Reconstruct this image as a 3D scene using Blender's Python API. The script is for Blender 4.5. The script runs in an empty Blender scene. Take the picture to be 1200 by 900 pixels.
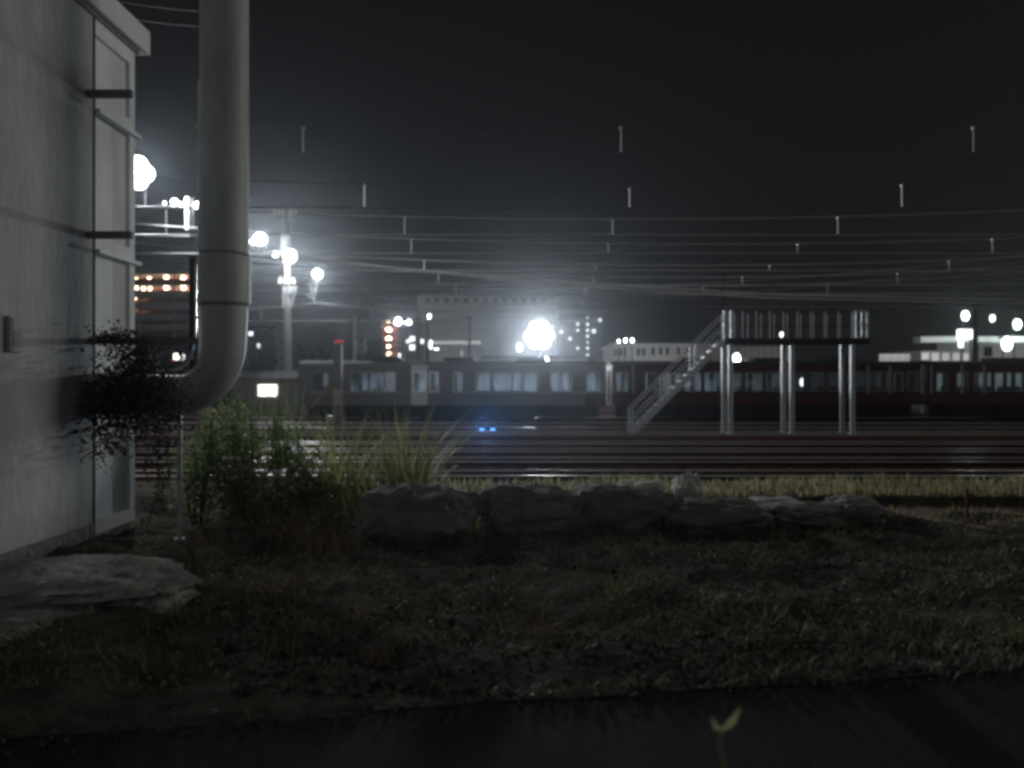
import bpy, bmesh, math, random
from mathutils import Vector, Matrix, noise
R = math.radians
rnd = random.Random(7)
S = bpy.context.scene
C = S.collection

# ------------------------------------------------------------------ camera
EYE = 2.2
F = 936.0                      # focal length in pixels of the 1200 px wide photograph
cam_d = bpy.data.cameras.new('camera'); cam = bpy.data.objects.new('camera', cam_d); C.objects.link(cam)
cam.location = (0, 0, EYE); cam.rotation_euler = (R(90), 0, 0)
cam_d.lens = 36 * F / 1200; cam_d.sensor_width = 36; cam_d.clip_start = .1; cam_d.clip_end = 3000
cam_d.dof.use_dof = True; cam_d.dof.focus_distance = 11; cam_d.dof.aperture_fstop = .66
S.camera = cam

# ------------------------------------------------------------------ sky, moonless town glow, exposure
W = bpy.data.worlds.new('World'); S.world = W; W.use_nodes = True
wn, wl = W.node_tree.nodes, W.node_tree.links
wn.clear()
SUN_AZ, SUN_EL = 68, 8         # degrees from straight ahead towards the right, and above the horizon
sky = wn.new('ShaderNodeTexSky'); sky.sky_type = 'NISHITA'; sky.sun_disc = False
sky.sun_elevation = R(SUN_EL); sky.sun_rotation = R(SUN_AZ)
bw = wn.new('ShaderNodeRGBToBW'); wl.new(sky.outputs[0], bw.inputs[0])
mixs = wn.new('ShaderNodeMix'); mixs.data_type = 'RGBA'; mixs.inputs['Factor'].default_value = .85
wl.new(sky.outputs[0], mixs.inputs['A']); wl.new(bw.outputs[0], mixs.inputs['B'])
bg1 = wn.new('ShaderNodeBackground'); bg1.inputs[1].default_value = .0007
wl.new(mixs.outputs['Result'], bg1.inputs[0])
# low cloud lit by the town behind the photographer
tc = wn.new('ShaderNodeTexCoord'); sep = wn.new('ShaderNodeSeparateXYZ'); wl.new(tc.outputs['Generated'], sep.inputs[0])
mr = wn.new('ShaderNodeMapRange'); mr.inputs['From Min'].default_value = .35; mr.inputs['From Max'].default_value = -1
wl.new(sep.outputs['Y'], mr.inputs['Value'])
rmp = wn.new('ShaderNodeValToRGB'); wl.new(mr.outputs[0], rmp.inputs[0])
rmp.color_ramp.elements[0].color = (.0042, .0043, .0047, 1); rmp.color_ramp.elements[1].color = (.070, .069, .067, 1)
bg2 = wn.new('ShaderNodeBackground'); bg2.inputs[1].default_value = 1.0; wl.new(rmp.outputs[0], bg2.inputs[0])
add = wn.new('ShaderNodeAddShader'); wl.new(bg1.outputs[0], add.inputs[0]); wl.new(bg2.outputs[0], add.inputs[1])
wo = wn.new('ShaderNodeOutputWorld'); wl.new(add.outputs[0], wo.inputs[0])

sun_d = bpy.data.lights.new('sun', 'SUN'); sun = bpy.data.objects.new('sun', sun_d); C.objects.link(sun)
sun_d.energy = .41; sun_d.angle = R(24); sun_d.color = (1, .97, .92)
ldir = Vector((math.sin(R(SUN_AZ)) * math.cos(R(SUN_EL)), math.cos(R(SUN_AZ)) * math.cos(R(SUN_EL)), math.sin(R(SUN_EL))))
sun.rotation_euler = ldir.to_track_quat('Z', 'Y').to_euler()

S.view_settings.view_transform = 'Standard'; S.view_settings.look = 'None'
S.view_settings.exposure = 0; S.view_settings.gamma = 1; S.view_settings.use_curve_mapping = False
S.render.engine = 'CYCLES'
cy = S.cycles
cy.use_denoising = True; cy.filter_width = 3.2; cy.max_bounces = 6; cy.volume_bounces = 0
cy.sample_clamp_indirect = 4; cy.caustics_reflective = False; cy.caustics_refractive = False
cy.transparent_max_bounces = 12

# ------------------------------------------------------------------ helpers
def at(x, y, d):               # picture position and distance -> a place in the world
    return Vector(((x - 600) / F * d, d, EYE + (450 - y) / F * d))
def px(x, d): return (x - 600) / F * d
def pz(y, d): return EYE + (450 - y) / F * d

MATS = {}
def mat(name, col, rough=.6, metal=0, var=.25, scale=6, bump=0, emit=None, estr=0, island=0, trans=0, col2=None, spec=.5, stretch=(1, 1, 1), bscale=None, sampling=True):
    if name in MATS: return MATS[name]
    m = bpy.data.materials.new(name); m.use_nodes = True; MATS[name] = m
    n, l = m.node_tree.nodes, m.node_tree.links
    b = n['Principled BSDF']
    b.inputs['Roughness'].default_value = rough; b.inputs['Metallic'].default_value = metal
    b.inputs['Specular IOR Level'].default_value = spec
    if emit:
        b.inputs['Emission Color'].default_value = (*emit, 1); b.inputs['Emission Strength'].default_value = estr
        b.inputs['Base Color'].default_value = (*col, 1)
        if not sampling: m.cycles.emission_sampling = 'NONE'
        return m
    t = n.new('ShaderNodeTexCoord'); mp = n.new('ShaderNodeMapping'); mp.inputs['Scale'].default_value = stretch
    l.new(t.outputs['Object'], mp.inputs[0])
    nz = n.new('ShaderNodeTexNoise'); nz.inputs['Scale'].default_value = scale; nz.inputs['Detail'].default_value = 8; nz.inputs['Roughness'].default_value = .65
    l.new(mp.outputs[0], nz.inputs['Vector'])
    cr = n.new('ShaderNodeValToRGB'); e = cr.color_ramp.elements
    e[0].position = .3; e[1].position = .72
    c2 = col2 or tuple(min(1, c * (1 + var)) for c in col)
    c1 = tuple(c * (1 - var) for c in col)
    e[0].color = (*c1, 1); e[1].color = (*c2, 1)
    if island:
        g = n.new('ShaderNodeNewGeometry'); mx = n.new('ShaderNodeMath'); mx.operation = 'MULTIPLY_ADD'
        mx.inputs[1].default_value = island; l.new(g.outputs['Random Per Island'], mx.inputs[0])
        ms = n.new('ShaderNodeMath'); ms.operation = 'MULTIPLY'; ms.inputs[1].default_value = 1 - island
        l.new(nz.outputs[0], ms.inputs[0]); l.new(ms.outputs[0], mx.inputs[2]); l.new(mx.outputs[0], cr.inputs[0])
    else: l.new(nz.outputs[0], cr.inputs[0])
    l.new(cr.outputs[0], b.inputs['Base Color'])
    if bump:
        n2 = n.new('ShaderNodeTexNoise'); n2.inputs['Scale'].default_value = bscale or scale * 4; n2.inputs['Detail'].default_value = 6
        l.new(mp.outputs[0], n2.inputs['Vector'])
        bp = n.new('ShaderNodeBump'); bp.inputs['Strength'].default_value = bump; bp.inputs['Distance'].default_value = .05
        l.new(n2.outputs[0], bp.inputs['Height']); l.new(bp.outputs[0], b.inputs['Normal'])
    rr = n.new('ShaderNodeMapRange'); rr.inputs['To Min'].default_value = max(.02, rough - .1); rr.inputs['To Max'].default_value = min(1, rough + .12)
    l.new(nz.outputs[0], rr.inputs['Value']); l.new(rr.outputs[0], b.inputs['Roughness'])
    if trans:
        tr = n.new('ShaderNodeBsdfTranslucent'); l.new(cr.outputs[0], tr.inputs[0])
        mxs = n.new('ShaderNodeMixShader'); mxs.inputs[0].default_value = trans
        l.new(b.outputs[0], mxs.inputs[1]); l.new(tr.outputs[0], mxs.inputs[2]); l.new(mxs.outputs[0], n['Material Output'].inputs[0])
    return m

def glass_mat(name, tint, clear):
    m = bpy.data.materials.new(name); m.use_nodes = True; MATS[name] = m
    n, l = m.node_tree.nodes, m.node_tree.links; n.remove(n['Principled BSDF'])
    g = n.new('ShaderNodeBsdfGlossy'); g.inputs['Roughness'].default_value = .08; g.inputs['Color'].default_value = (.8, .85, .9, 1)
    t = n.new('ShaderNodeBsdfTransparent'); t.inputs[0].default_value = (*tint, 1)
    d = n.new('ShaderNodeBsdfTranslucent'); d.inputs[0].default_value = (.36,.41,.47, 1)
    nz = n.new('ShaderNodeTexNoise'); nz.inputs['Scale'].default_value = 1.5; nz.inputs['Detail'].default_value = 6
    tcn = n.new('ShaderNodeTexCoord'); l.new(tcn.outputs['Object'], nz.inputs['Vector'])
    mr_ = n.new('ShaderNodeMapRange'); mr_.inputs['To Min'].default_value = 1 - clear - .1; mr_.inputs['To Max'].default_value = 1 - clear + .1
    l.new(nz.outputs[0], mr_.inputs['Value'])
    m1 = n.new('ShaderNodeMixShader'); l.new(mr_.outputs[0], m1.inputs[0]); l.new(t.outputs[0], m1.inputs[1]); l.new(d.outputs[0], m1.inputs[2])
    fr = n.new('ShaderNodeFresnel'); fr.inputs[0].default_value = 1.5
    m2 = n.new('ShaderNodeMixShader'); l.new(fr.outputs[0], m2.inputs[0]); l.new(m1.outputs[0], m2.inputs[1]); l.new(g.outputs[0], m2.inputs[2])
    l.new(m2.outputs[0], n['Material Output'].inputs[0])
    return m

class MB:
    def __init__(s): s.v = []; s.f = []
    def quad(s, a, b, c, d):
        k = len(s.v); s.v += [tuple(a), tuple(b), tuple(c), tuple(d)]; s.f.append((k, k+1, k+2, k+3)); return s
    def tri(s, a, b, c):
        k = len(s.v); s.v += [tuple(a), tuple(b), tuple(c)]; s.f.append((k, k+1, k+2)); return s
    def box(s, x0, x1, y0, y1, z0, z1):
        k = len(s.v)
        s.v += [(x0,y0,z0),(x1,y0,z0),(x1,y1,z0),(x0,y1,z0),(x0,y0,z1),(x1,y0,z1),(x1,y1,z1),(x0,y1,z1)]
        s.f += [tuple(k+i for i in q) for q in ((0,3,2,1),(4,5,6,7),(0,1,5,4),(1,2,6,5),(2,3,7,6),(3,0,4,7))]; return s
    def cbox(s, c, sx, sy, sz): return s.box(c[0]-sx/2, c[0]+sx/2, c[1]-sy/2, c[1]+sy/2, c[2]-sz/2, c[2]+sz/2)
    def bar(s, a, b, w, h=None):          # rectangular bar from a to b
        h = h or w; a, b = Vector(a), Vector(b); d = (b - a).normalized()
        up = Vector((0,0,1)) if abs(d.z) < .95 else Vector((0,1,0))
        sx = d.cross(up).normalized() * w/2; sz = sx.cross(d).normalized() * h/2
        k = len(s.v)
        for p in (a, b): s.v += [tuple(p-sx-sz), tuple(p+sx-sz), tuple(p+sx+sz), tuple(p-sx+sz)]
        s.f += [tuple(k+i for i in q) for q in ((3,2,1,0),(4,5,6,7),(0,1,5,4),(1,2,6,5),(2,3,7,6),(3,0,4,7))]; return s
    def tube(s, pts, r, n=8, caps=True):  # r: number or one per point
        pts = [Vector(p) for p in pts]; m = len(pts)
        rs = r if isinstance(r, (list, tuple)) else [r] * m
        k = len(s.v); prev = None
        for i, p in enumerate(pts):
            d = ((pts[min(i+1, m-1)] - pts[max(i-1, 0)])).normalized()
            if prev is None:
                ref = Vector((0,0,1)) if abs(d.z) < .9 else Vector((1,0,0)); u = d.cross(ref).normalized()
            else: u = (prev - d * prev.dot(d)).normalized()
            prev = u; w = d.cross(u)
            for j in range(n):
                a = 2*math.pi*j/n; s.v.append(tuple(p + (u*math.cos(a) + w*math.sin(a)) * rs[i]))
        for i in range(m-1):
            for j in range(n):
                a, b = k+i*n+j, k+i*n+(j+1) % n; s.f.append((a, b, b+n, a+n))
        if caps:
            s.f.append(tuple(k+j for j in range(n))[::-1]); s.f.append(tuple(k+(m-1)*n+j for j in range(n)))
        return s
    def ball(s, c, r, n=10, m=6, sq=(1,1,1)):
        c = Vector(c); k = len(s.v)
        for i in range(m+1):
            t = math.pi*i/m
            for j in range(n):
                a = 2*math.pi*j/n
                s.v.append((c.x+r*sq[0]*math.sin(t)*math.cos(a), c.y+r*sq[1]*math.sin(t)*math.sin(a), c.z+r*sq[2]*math.cos(t)))
        for i in range(m):
            for j in range(n):
                a, b = k+i*n+j, k+i*n+(j+1) % n; s.f.append((a, a+n, b+n, b))
        return s
    def build(s, name, m, parent=None, smooth=False, bevel=0):
        me = bpy.data.meshes.new(name); o = bpy.data.objects.new(name, me); C.objects.link(o)
        off = Vector((0,0,0))
        p = parent
        while p is not None: off += p.location; p = p.parent
        me.from_pydata([tuple(Vector(v) - off) for v in s.v], [], s.f); me.update()
        if m: me.materials.append(m)
        if parent is not None: o.parent = parent
        if smooth: me.shade_smooth()
        if bevel:
            bv = o.modifiers.new('bevel', 'BEVEL'); bv.width = bevel; bv.segments = 2; bv.limit_method = 'ANGLE'
        return o
def smooth_by_angle(o):
    me = o.data; me.shade_smooth()
    try: me.set_sharp_from_angle(angle=R(40))
    except Exception: pass
    return o
def tag(o, label, cat, group=None, kind=None):
    if label: o['label'] = label
    if cat: o['category'] = cat
    if group: o['group'] = group
    if kind: o['kind'] = kind
    return o
def thing(name, label, cat, loc=(0,0,0), group=None):
    o = bpy.data.objects.new(name, None); C.objects.link(o); o.location = loc; o.empty_display_size = .2
    return tag(o, label, cat, group)
def struct(o): o['kind'] = 'structure'; return o
def lamp(parent, loc, power, col=(1,1,1), size=.15, aim=None, cone=75):
    d = bpy.data.lights.new('lamp_and_fill_light', 'SPOT' if aim is not None else 'POINT'); d.energy = power; d.color = col; d.shadow_soft_size = size
    o = bpy.data.objects.new('lamp_and_fill_light', d); C.objects.link(o)
    off = Vector((0,0,0)); p = parent
    while p is not None: off += p.location; p = p.parent
    o.location = Vector(loc) - off; o.parent = parent
    if aim is not None:
        d.spot_size = R(cone); d.spot_blend = 1; o.rotation_euler = (-Vector(aim)).to_track_quat('Z', 'Y').to_euler()
    return o
def copy_tree(o, parent=None):
    c = o.copy(); C.objects.link(c)
    if parent is not None: c.parent = parent
    for ch in o.children: copy_tree(ch, c)
    return c
def fbm(x, y, z=0, s=1): return noise.fractal(Vector((x*s, y*s, z*s)), 1.0, 2.0, 5)

# ------------------------------------------------------------------ materials
M_soil = mat('soil', (.105,.094,.080), .95, spec=0, var=.6, scale=2.5, bump=.8, bscale=18)
M_ballast = mat('ballast', (.085,.040,.033), .95, spec=0, var=.55, scale=9, bump=1, bscale=22)
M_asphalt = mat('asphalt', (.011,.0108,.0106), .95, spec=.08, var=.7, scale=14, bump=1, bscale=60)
M_conc = mat('concrete', (.36,.35,.33), .8, var=.22, scale=1.5, bump=.25)
M_concd = mat('dark_concrete', (.20,.195,.185), .85, var=.35, scale=2.2, bump=.5)
M_wall = mat('wall_paint', (.47,.49,.48), .8, var=.28, scale=1.3, bump=.2, stretch=(1,1,.45), bscale=9)
M_bay = mat('bay_paint', (.80,.82,.81), .8, var=.2, scale=1.1, bump=.15, stretch=(1,1,.4), bscale=9)
M_trim = mat('white_trim', (.74,.76,.77), .6, var=.1, scale=2)
M_duct = mat('duct_metal', (.50,.52,.50), .6, metal=.15, var=.3, scale=1.6, bump=.08, stretch=(1,1,.4))
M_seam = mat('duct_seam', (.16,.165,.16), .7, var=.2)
M_galv = mat('galvanised_steel', (.57,.59,.61), .5, metal=.3, var=.14, scale=4)
M_steel = mat('polished_steel', (.72,.73,.74), .16, metal=1, var=.08, scale=3)
M_rail = mat('rail_steel', (.85,.82,.79), .3, metal=.7, var=.12, scale=8)
M_web = mat('rail_web_rust', (.075,.036,.027), .95, spec=0, var=.4, scale=5, stretch=(.3,1,1))
M_rust = mat('rusty_steel', (.11,.055,.040), .9, spec=.05, var=.4, scale=7)
M_dark = mat('dark_metal', (.035,.036,.04), .85, spec=.12, var=.25)
M_wire = mat('copper_wire', (.85,.85,.85), .45, metal=.25, var=.05)
M_drop = mat('dropper_metal', (.88,.88,.88), .4, metal=.25, var=.05)
M_unlit = mat('unlit_tone_wire', (.26,.26,.27), .8, spec=.1, var=.1)  # wire colour darkened so wires catching no light sink into the sky
M_silver = mat('stainless_body', (.24,.245,.255), .38, metal=.6, var=.12, scale=1.2)
M_doorglare = mat('steel_door_glare', (.62,.63,.64), .3, metal=.75, var=.1, scale=2)  # paler than the body to stand in for a lamp reflection
M_red = mat('maroon_paint', (.085,.012,.017), .4, var=.2, scale=1.5)
M_roof = mat('roof_grey', (.075,.08,.085), .9, spec=.12, var=.3, scale=2)
M_grey = mat('apartment_grey', (.46,.46,.46), .85, var=.15, scale=.3)
M_white = mat('white_cladding', (.74,.73,.72), .7, var=.12, scale=.6)
M_brown = mat('brown_tiles', (.34,.15,.09), .75, var=.25, scale=1)
M_pane = mat('dark_pane', (.03,.034,.04), .12, var=.2)
M_glass = glass_mat('train_glass', (.93,.97,1), .82)
M_wood = mat('seat_cloth', (.06,.07,.10), .8)
E_cold = mat('lamp_lens', (.8,.8,.8), emit=(.93,.97,1), estr=7, sampling=False)
E_coldlow = mat('lit_tube', (.8,.8,.8), emit=(.95,.98,1), estr=4)
E_green = mat('mercury_lens', (.8,.8,.8), emit=(.72,1,.88), estr=5, sampling=False)
E_warm = mat('warm_lamp', (.8,.8,.8), emit=(1,.74,.5), estr=20)
E_win = mat('lit_window_pane', (.8,.8,.8), emit=(1,.93,.8), estr=3.2)
E_winc = mat('lit_window_cool', (.8,.8,.8), emit=(.95,.97,1), estr=1.6)
E_dim = mat('dim_window', (.8,.8,.8), emit=(.8,.9,1), estr=.22)
E_sign = mat('lit_sign_panel', (.8,.8,.8), emit=(1,1,1), estr=1.3)
E_signd = mat('glowing_fascia', (.8,.8,.8), emit=(1,.96,.95), estr=.32)
E_blue = mat('blue_signal_lens', (.2,.3,.8), emit=(.12,.38,.95), estr=1.9)
E_red = mat('red_lens', (.8,.1,.1), emit=(1,.08,.10), estr=.6)
M_leaf = mat('weed_leaf', (.075,.11,.045), .5, var=.5, scale=3, island=.7, trans=.3, col2=(.18,.23,.09))
M_grass = mat('grass_blade', (.22,.27,.10), .5, var=.4, scale=3, island=.6, trans=.4, col2=(.44,.48,.18))
M_pgrass = mat('pale_grass', (.38,.37,.20), .6, var=.4, scale=3, island=.6, trans=.45, col2=(.58,.55,.30))
M_dry = mat('dry_stalk', (.28,.18,.13), .65, spec=.2, var=.5, scale=3, island=.7, trans=.2, col2=(.27,.22,.15))
M_ivy = mat('ivy_leaf', (.028,.034,.02), .6, var=.4, scale=3, island=.6, col2=(.05,.055,.035))
M_tree = mat('tree_leaf', (.045,.06,.03), .6, var=.4, scale=2, island=.6, trans=.2)
M_bush = mat('bush_leaf', (.11,.17,.055), .5, var=.5, scale=3, island=.7, trans=.45, col2=(.28,.36,.13))
M_bark = mat('bark', (.09,.07,.055), .9, var=.4, scale=6)
M_stone = mat('boulder_stone', (.21,.195,.18), .9, var=.45, scale=2.2, bump=.9, bscale=7)
M_stonel = mat('pale_stone', (.60,.58,.54), .85, var=.35, scale=3, bump=.8, bscale=8)
M_slab = mat('rubble_slab', (.30,.285,.265), .9, var=.55, scale=3.5, bump=1, bscale=9)
M_peb = mat('gravel_stone', (.09,.085,.08), .9, var=.8, scale=3, island=.9, col2=(.16,.155,.15), spec=.2)

# ------------------------------------------------------------------ ground
LEDGE = 13.95
def road_edge(x): return 5.75 + (x - 1) * .16
def hgt(x, y):
    if y < road_edge(x): return -.02
    t = min(1, (y - road_edge(x)) / .7)
    b = (fbm(x, y, 0, .45) * .12 + fbm(x, y, 3, 1.7) * .08) * t
    if y > LEDGE + .02:
        if y < 16.1: return .23 + b * .3
        return max(0, .23*(1-(y-16.1)/.6)) - .03
    return b
def axis(segs):
    out = [segs[0][0]]
    for a, b, n in segs: out += [a + (b-a)*i/n for i in range(1, n+1)]
    return out
xs = axis([(-700,-60,6),(-60,-9,16),(-9,13,200),(13,60,24),(60,700,6)])
ys = axis([(-300,3,8),(3,LEDGE,110),(LEDGE,LEDGE+.04,1),(LEDGE+.04,18,40),(18,60,10),(60,900,8)])
g = MB()
for y in ys:
    for x in xs: g.v.append((x, y, hgt(x, y)))
nx = len(xs)
for j in range(len(ys)-1):
    for i in range(nx-1):
        k = j*nx+i; g.f.append((k, k+1, k+1+nx, k+nx))
struct(g.build('ground', M_soil))
struct(MB().quad((-200,16.7,0),(200,16.7,0),(200,62,0),(-200,62,0)).build('track_bed', M_ballast))
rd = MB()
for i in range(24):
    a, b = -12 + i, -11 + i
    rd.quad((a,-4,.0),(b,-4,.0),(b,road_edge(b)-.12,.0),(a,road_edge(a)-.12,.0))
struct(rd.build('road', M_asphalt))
kb = MB()
def x0k(i): return (i*i) % 7
for i in range(13, 30):
    a, b = -9 + i*.62, -9 + i*.62 + .605
    w = .018 * math.sin(i * 2.3 + x0k(i))
    k = len(kb.v)
    for x in (a, b):
        e = road_edge(x)
        for dy, z in ((-.05+w,-.05),(-.05+w,.003),(.02,.006),(.02,-.05)): kb.v.append((x, e+dy, z))
    kb.f += [(k,k+1,k+5,k+4),(k+1,k+2,k+6,k+5),(k+2,k+3,k+7,k+6),(k,k+3,k+2,k+1),(k+4,k+5,k+6,k+7)]
struct(kb.build('kerb', mat('kerb_stone', (.06,.056,.053), .95, var=.9, scale=3, bump=.9, spec=.1)))
# rust-red dirt strip below the ledge
dp = MB()
for i in range(24):
    a, b = 5.6 + i*.5, 6.1 + i*.5
    f = lambda x: 12.35 + .25*fbm(x, 4, 0, .8)
    dp.quad((a,f(a),hgt(a,f(a))-.03),(b,f(b),hgt(b,f(b))-.03),(b,LEDGE-.005,hgt(b,LEDGE)+.06),(a,LEDGE-.005,hgt(a,LEDGE)+.06))
M_reddirt = mat('red_dirt', (.36,.24,.20), .9, var=.4, scale=4, bump=.8)
struct(dp.build('dirt_path', M_reddirt))
struct(MB().box(-90, 60, 30.7, 33.9, -.1, .2).build('concrete_walkway', mat('walkway_concrete', (.20,.18,.17), .9, var=.3, scale=2, bump=.4, spec=0)))

struct(MB().quad((-90,29.1,.004),(60,29.1,.004),(60,30.695,.196),(-90,30.695,.196)).build('track_bed', M_ballast))
# ------------------------------------------------------------------ tracks
TR = [(18.1,''),(21.3,''),(24.4,''),(27.4,''),(37.2,''),(41.2,'')]
TL = ['railway track running right behind the grassy ledge','railway track second out from the grassy ledge','railway track third out from the grassy ledge',
      'railway track along the near edge of the concrete walkway','railway track just behind the steel stair platform','empty railway track in front of the parked train','railway track the parked train stands on']
def track(yc, label, sleep=True):
    t = thing('railway_track', label, 'railway track', (0, yc, 0), 'parallel railway tracks')
    for s in (-1, 1):
        r = MB(); y = yc + s*.5335
        prof = [(-.065,.02),(.065,.02),(.065,.035),(.012,.05),(.012,.125),(.034,.135),(.034,.165),(-.034,.165),(-.034,.135),(-.012,.125),(-.012,.05),(-.065,.035)]
        k = 0
        for x in (-110, 110): r.v += [(x, y+a, .03+b) for a, b in prof]
        n = len(prof); r.f = [(i, (i+1) % n, n+(i+1) % n, n+i) for i in range(n)]
        ro = r.build('rail', M_web, t); ro.data.materials.append(M_rail)
        for i in (5, 6, 7): ro.data.polygons[i].material_index = 1
    sl = MB()
    for i in range(150):
        x = -45 + i*.6; sl.box(x-.1, x+.1, yc-1, yc+1, -.01, .045)
    s_ = sl.build('sleepers', M_rust, t); s_['kind'] = 'stuff'
    return t
for i, (yc, _) in enumerate(TR): track(yc, TL[i])
track(48.4, TL[6])

M_tro = mat('trough_concrete', (.34,.32,.30), .9, var=.35, scale=4, bump=.4, stretch=(.4,1,1), spec=0)
def lids(name, y0, y1, z, label):
    m = MB()
    for i in range(110):
        x = -50 + i*1.0; dz = rnd.uniform(-.006,.006)
        m.box(x+.006, x+.994, y0+rnd.uniform(-.01,.01), y1+rnd.uniform(-.01,.01), -.1, z+dz)
    struct(m.build(name, M_tro))
lids('cable_trough', 16.95, 17.35, .06, '')
lids('cable_trough', 22.75, 23.1, .05, '')
lids('walkway_edge', 33.45, 33.88, .225, '')
# ------------------------------------------------------------------ haze
hz = MB().box(-160, 170, -6, 250, -1.2, 36)
mh = bpy.data.materials.new('haze_air'); mh.use_nodes = True
hn, hl = mh.node_tree.nodes, mh.node_tree.links; hn.clear()
pv = hn.new('ShaderNodeVolumePrincipled'); pv.inputs['Color'].default_value = (.80,.89,1,1)
pv.inputs['Density'].default_value = .00041; pv.inputs['Anisotropy'].default_value = .9
ho = hn.new('ShaderNodeOutputMaterial'); hl.new(pv.outputs[0], ho.inputs['Volume'])
ho_ = hz.build('haze', mh); ho_['kind'] = 'stuff'

# ------------------------------------------------------------------ warehouse on the left
WX = -5.95; WEND = 12.6; ZT = 7.42
wh = thing('warehouse', 'pale grey concrete warehouse wall with overhanging roof edge beside the big duct', 'building', (WX, WEND, 0))
YJ = 11.37                    # joint between plain wall and the panelled end bay
MB().box(WX-7, WX, -3, YJ-.03, -.3, ZT).build('wall', M_wall, wh)
bay = MB()
bay.box(WX-7, WX-.06, YJ-.03, WEND, -.3, ZT)
bay.box(WX-.06, WX-.001, WEND-.16, WEND+.0005, -.3, ZT)                       # corner pilaster
for z in (.05, 2.62, 4.12, 6.12): bay.box(WX-.06, WX+.0, YJ+.03, WEND-.16, z, z+.2)
bay.box(WX-.06, WX-.0, YJ+.03, WEND-.16, ZT-.22, ZT)
bay.build('panelled_bay', M_bay, wh)
for z in (4.07, 6.07): MB().box(WX+.002, WX+.09, YJ-.01, WEND+.05, z, z+.05).build('ledge', M_trim, wh)
MB().box(WX-7.2, WX+.11, -3.2, WEND+.3, ZT+.08, ZT+.46).build('roof', M_trim, wh, bevel=.01)
MB().box(WX-7.1, WX+.03, -3.1, WEND+.08, ZT, ZT+.079).build('eaves_shade_strip', M_seam, wh)  # dark strip coloured in for the shadow line under the roof edge
MB().box(WX-.03, WX+.004, YJ-.029, YJ+.029, -.3, ZT).build('joint', M_dark, wh)
mb_ = MB().box(WX, WX+.07, 9.36, 9.62, 2.58, 3.0).build('meter_box', M_wall, wh, bevel=.008)
MB().box(WX+.071, WX+.085, 9.40, 9.425, 2.60, 2.98).build('handle', M_steel, mb_)
pl = MB().box(WX, WX+.03, -3, YJ-.05, -.3, .22).build('plinth', M_concd, wh)

# ------------------------------------------------------------------ duct
DX, DY, DR = px(263, 11.5), 11.5, .335
du = thing('ventilation_duct', 'fat round grey duct rising beside the warehouse and bending into its wall', 'duct', (DX, DY, 0))
up = MB()
zb = pz(400, DY)
z300, z357 = pz(300, DY), pz(357, DY)
up.tube([(DX,DY,z357-.01),(DX,DY,9.2)], DR, 48)
o = up.build('riser', M_duct, du, smooth=False); smooth_by_angle(o)
o = MB().tube([(DX,DY,z357),(DX,DY,z357+.02),(DX,DY,z300-.02),(DX,DY,z300)], [DR+.005,DR+.03,DR+.03,DR+.005], 48).build('collar', M_duct, du); smooth_by_angle(o)
el = [(DX,DY,z357-.005),(DX,DY,zb)]
rb = .62; cz = zb
zc = pz(462, DY)
for i in range(1, 13):
    a = math.pi/2*i/12; el.append((DX - rb + rb*math.cos(a), DY, cz - (cz-zc)*math.sin(a)))
el.append((WX-.1, DY, zc))
o = MB().tube(el, [DR-.005, DR-.03] + [DR-.03-.003*i for i in range(12)] + [.31], 48).build('elbow', M_duct, du); smooth_by_angle(o)
for z, r_ in ((z300+.02, .012), (z357-.012, .012)):
    o = MB().tube([(DX,DY,z-.016),(DX,DY,z+.016)], DR+r_, 48).build('seam', M_seam, du); smooth_by_angle(o)
MB().box(WX+.005, DX-DR+.05, DY-.30, DY-.22, pz(404,11.4), pz(397,11.4)).build('wall_bracket', M_seam, du)
for z in (pz(280,11.5), pz(119,11.5)):
    MB().box(WX+.005, WX+.62, DY-.34, DY-.26, z-.05, z+.05).build('bracket_stub', M_seam, wh)
lx = px(211, 11.3)
sl = MB().box(lx-.025, lx+.025, 11.28, 11.33, -.1, zc-.30); sl.box(lx-.06, lx+.06, 11.24, 11.36, -.1, .02)
sl.build('support_leg', M_galv, du)
# bright conduit clipped to the yard side of the duct, and the dark cable tray behind
cd = thing('metal_conduit', 'thin shiny conduit running down the side and elbow of the fat duct', 'conduit', (DX-DR-.03, DY, 0))
cpts = [(DX-DR-.02, DY-.02, pz(95, DY)), (DX-DR-.02, DY-.02, pz(298, DY)), (DX-DR-.07, DY-.02, pz(312, DY)), (DX-DR-.07, DY-.02, pz(385, DY))]
for i in range(1, 8):
    a = math.pi/2*i/7; cpts.append((DX-DR-.07-.27*(1-math.cos(a)), DY-.02, pz(385,DY)-(pz(433,DY)*-1+pz(385,DY))*math.sin(a)))
cpts.append((px(180,DY), DY-.02, pz(434,DY)))
o = MB().tube(cpts, .017, 10).build('pipe', M_steel, cd); smooth_by_angle(o)
for y in (150, 200, 330, 352, 372): MB().cbox((DX-DR-.03, DY-.03, pz(y, DY)), .1, .05, .03).build('clamp', M_steel, cd)
o = MB().tube([(px(227,11.7),11.7,zc+.2),(px(227,11.7),11.7,pz(302,11.7))], .06, 16).build('side_pipe', M_dark, du); smooth_by_angle(o)
for i, (a, b, lab) in enumerate((((-30,2,10.5),(330,22,30),'upper thin cable passing the roof corner behind the duct'), ((-30,20,10.5),(330,40,30),'lower thin cable passing the roof corner behind the duct'))):
    p, q = at(130, a[1]-2, 13.2), at(252, b[1]-8, 11.95)
    pts = [p.lerp(q, t/12) - Vector((0,0,.03*math.sin(math.pi*t/12))) for t in range(13)]
    tag(MB().tube(pts, .009, 6).build('overhead_cable', M_seam), lab, 'cable', 'overhead cables')

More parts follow.
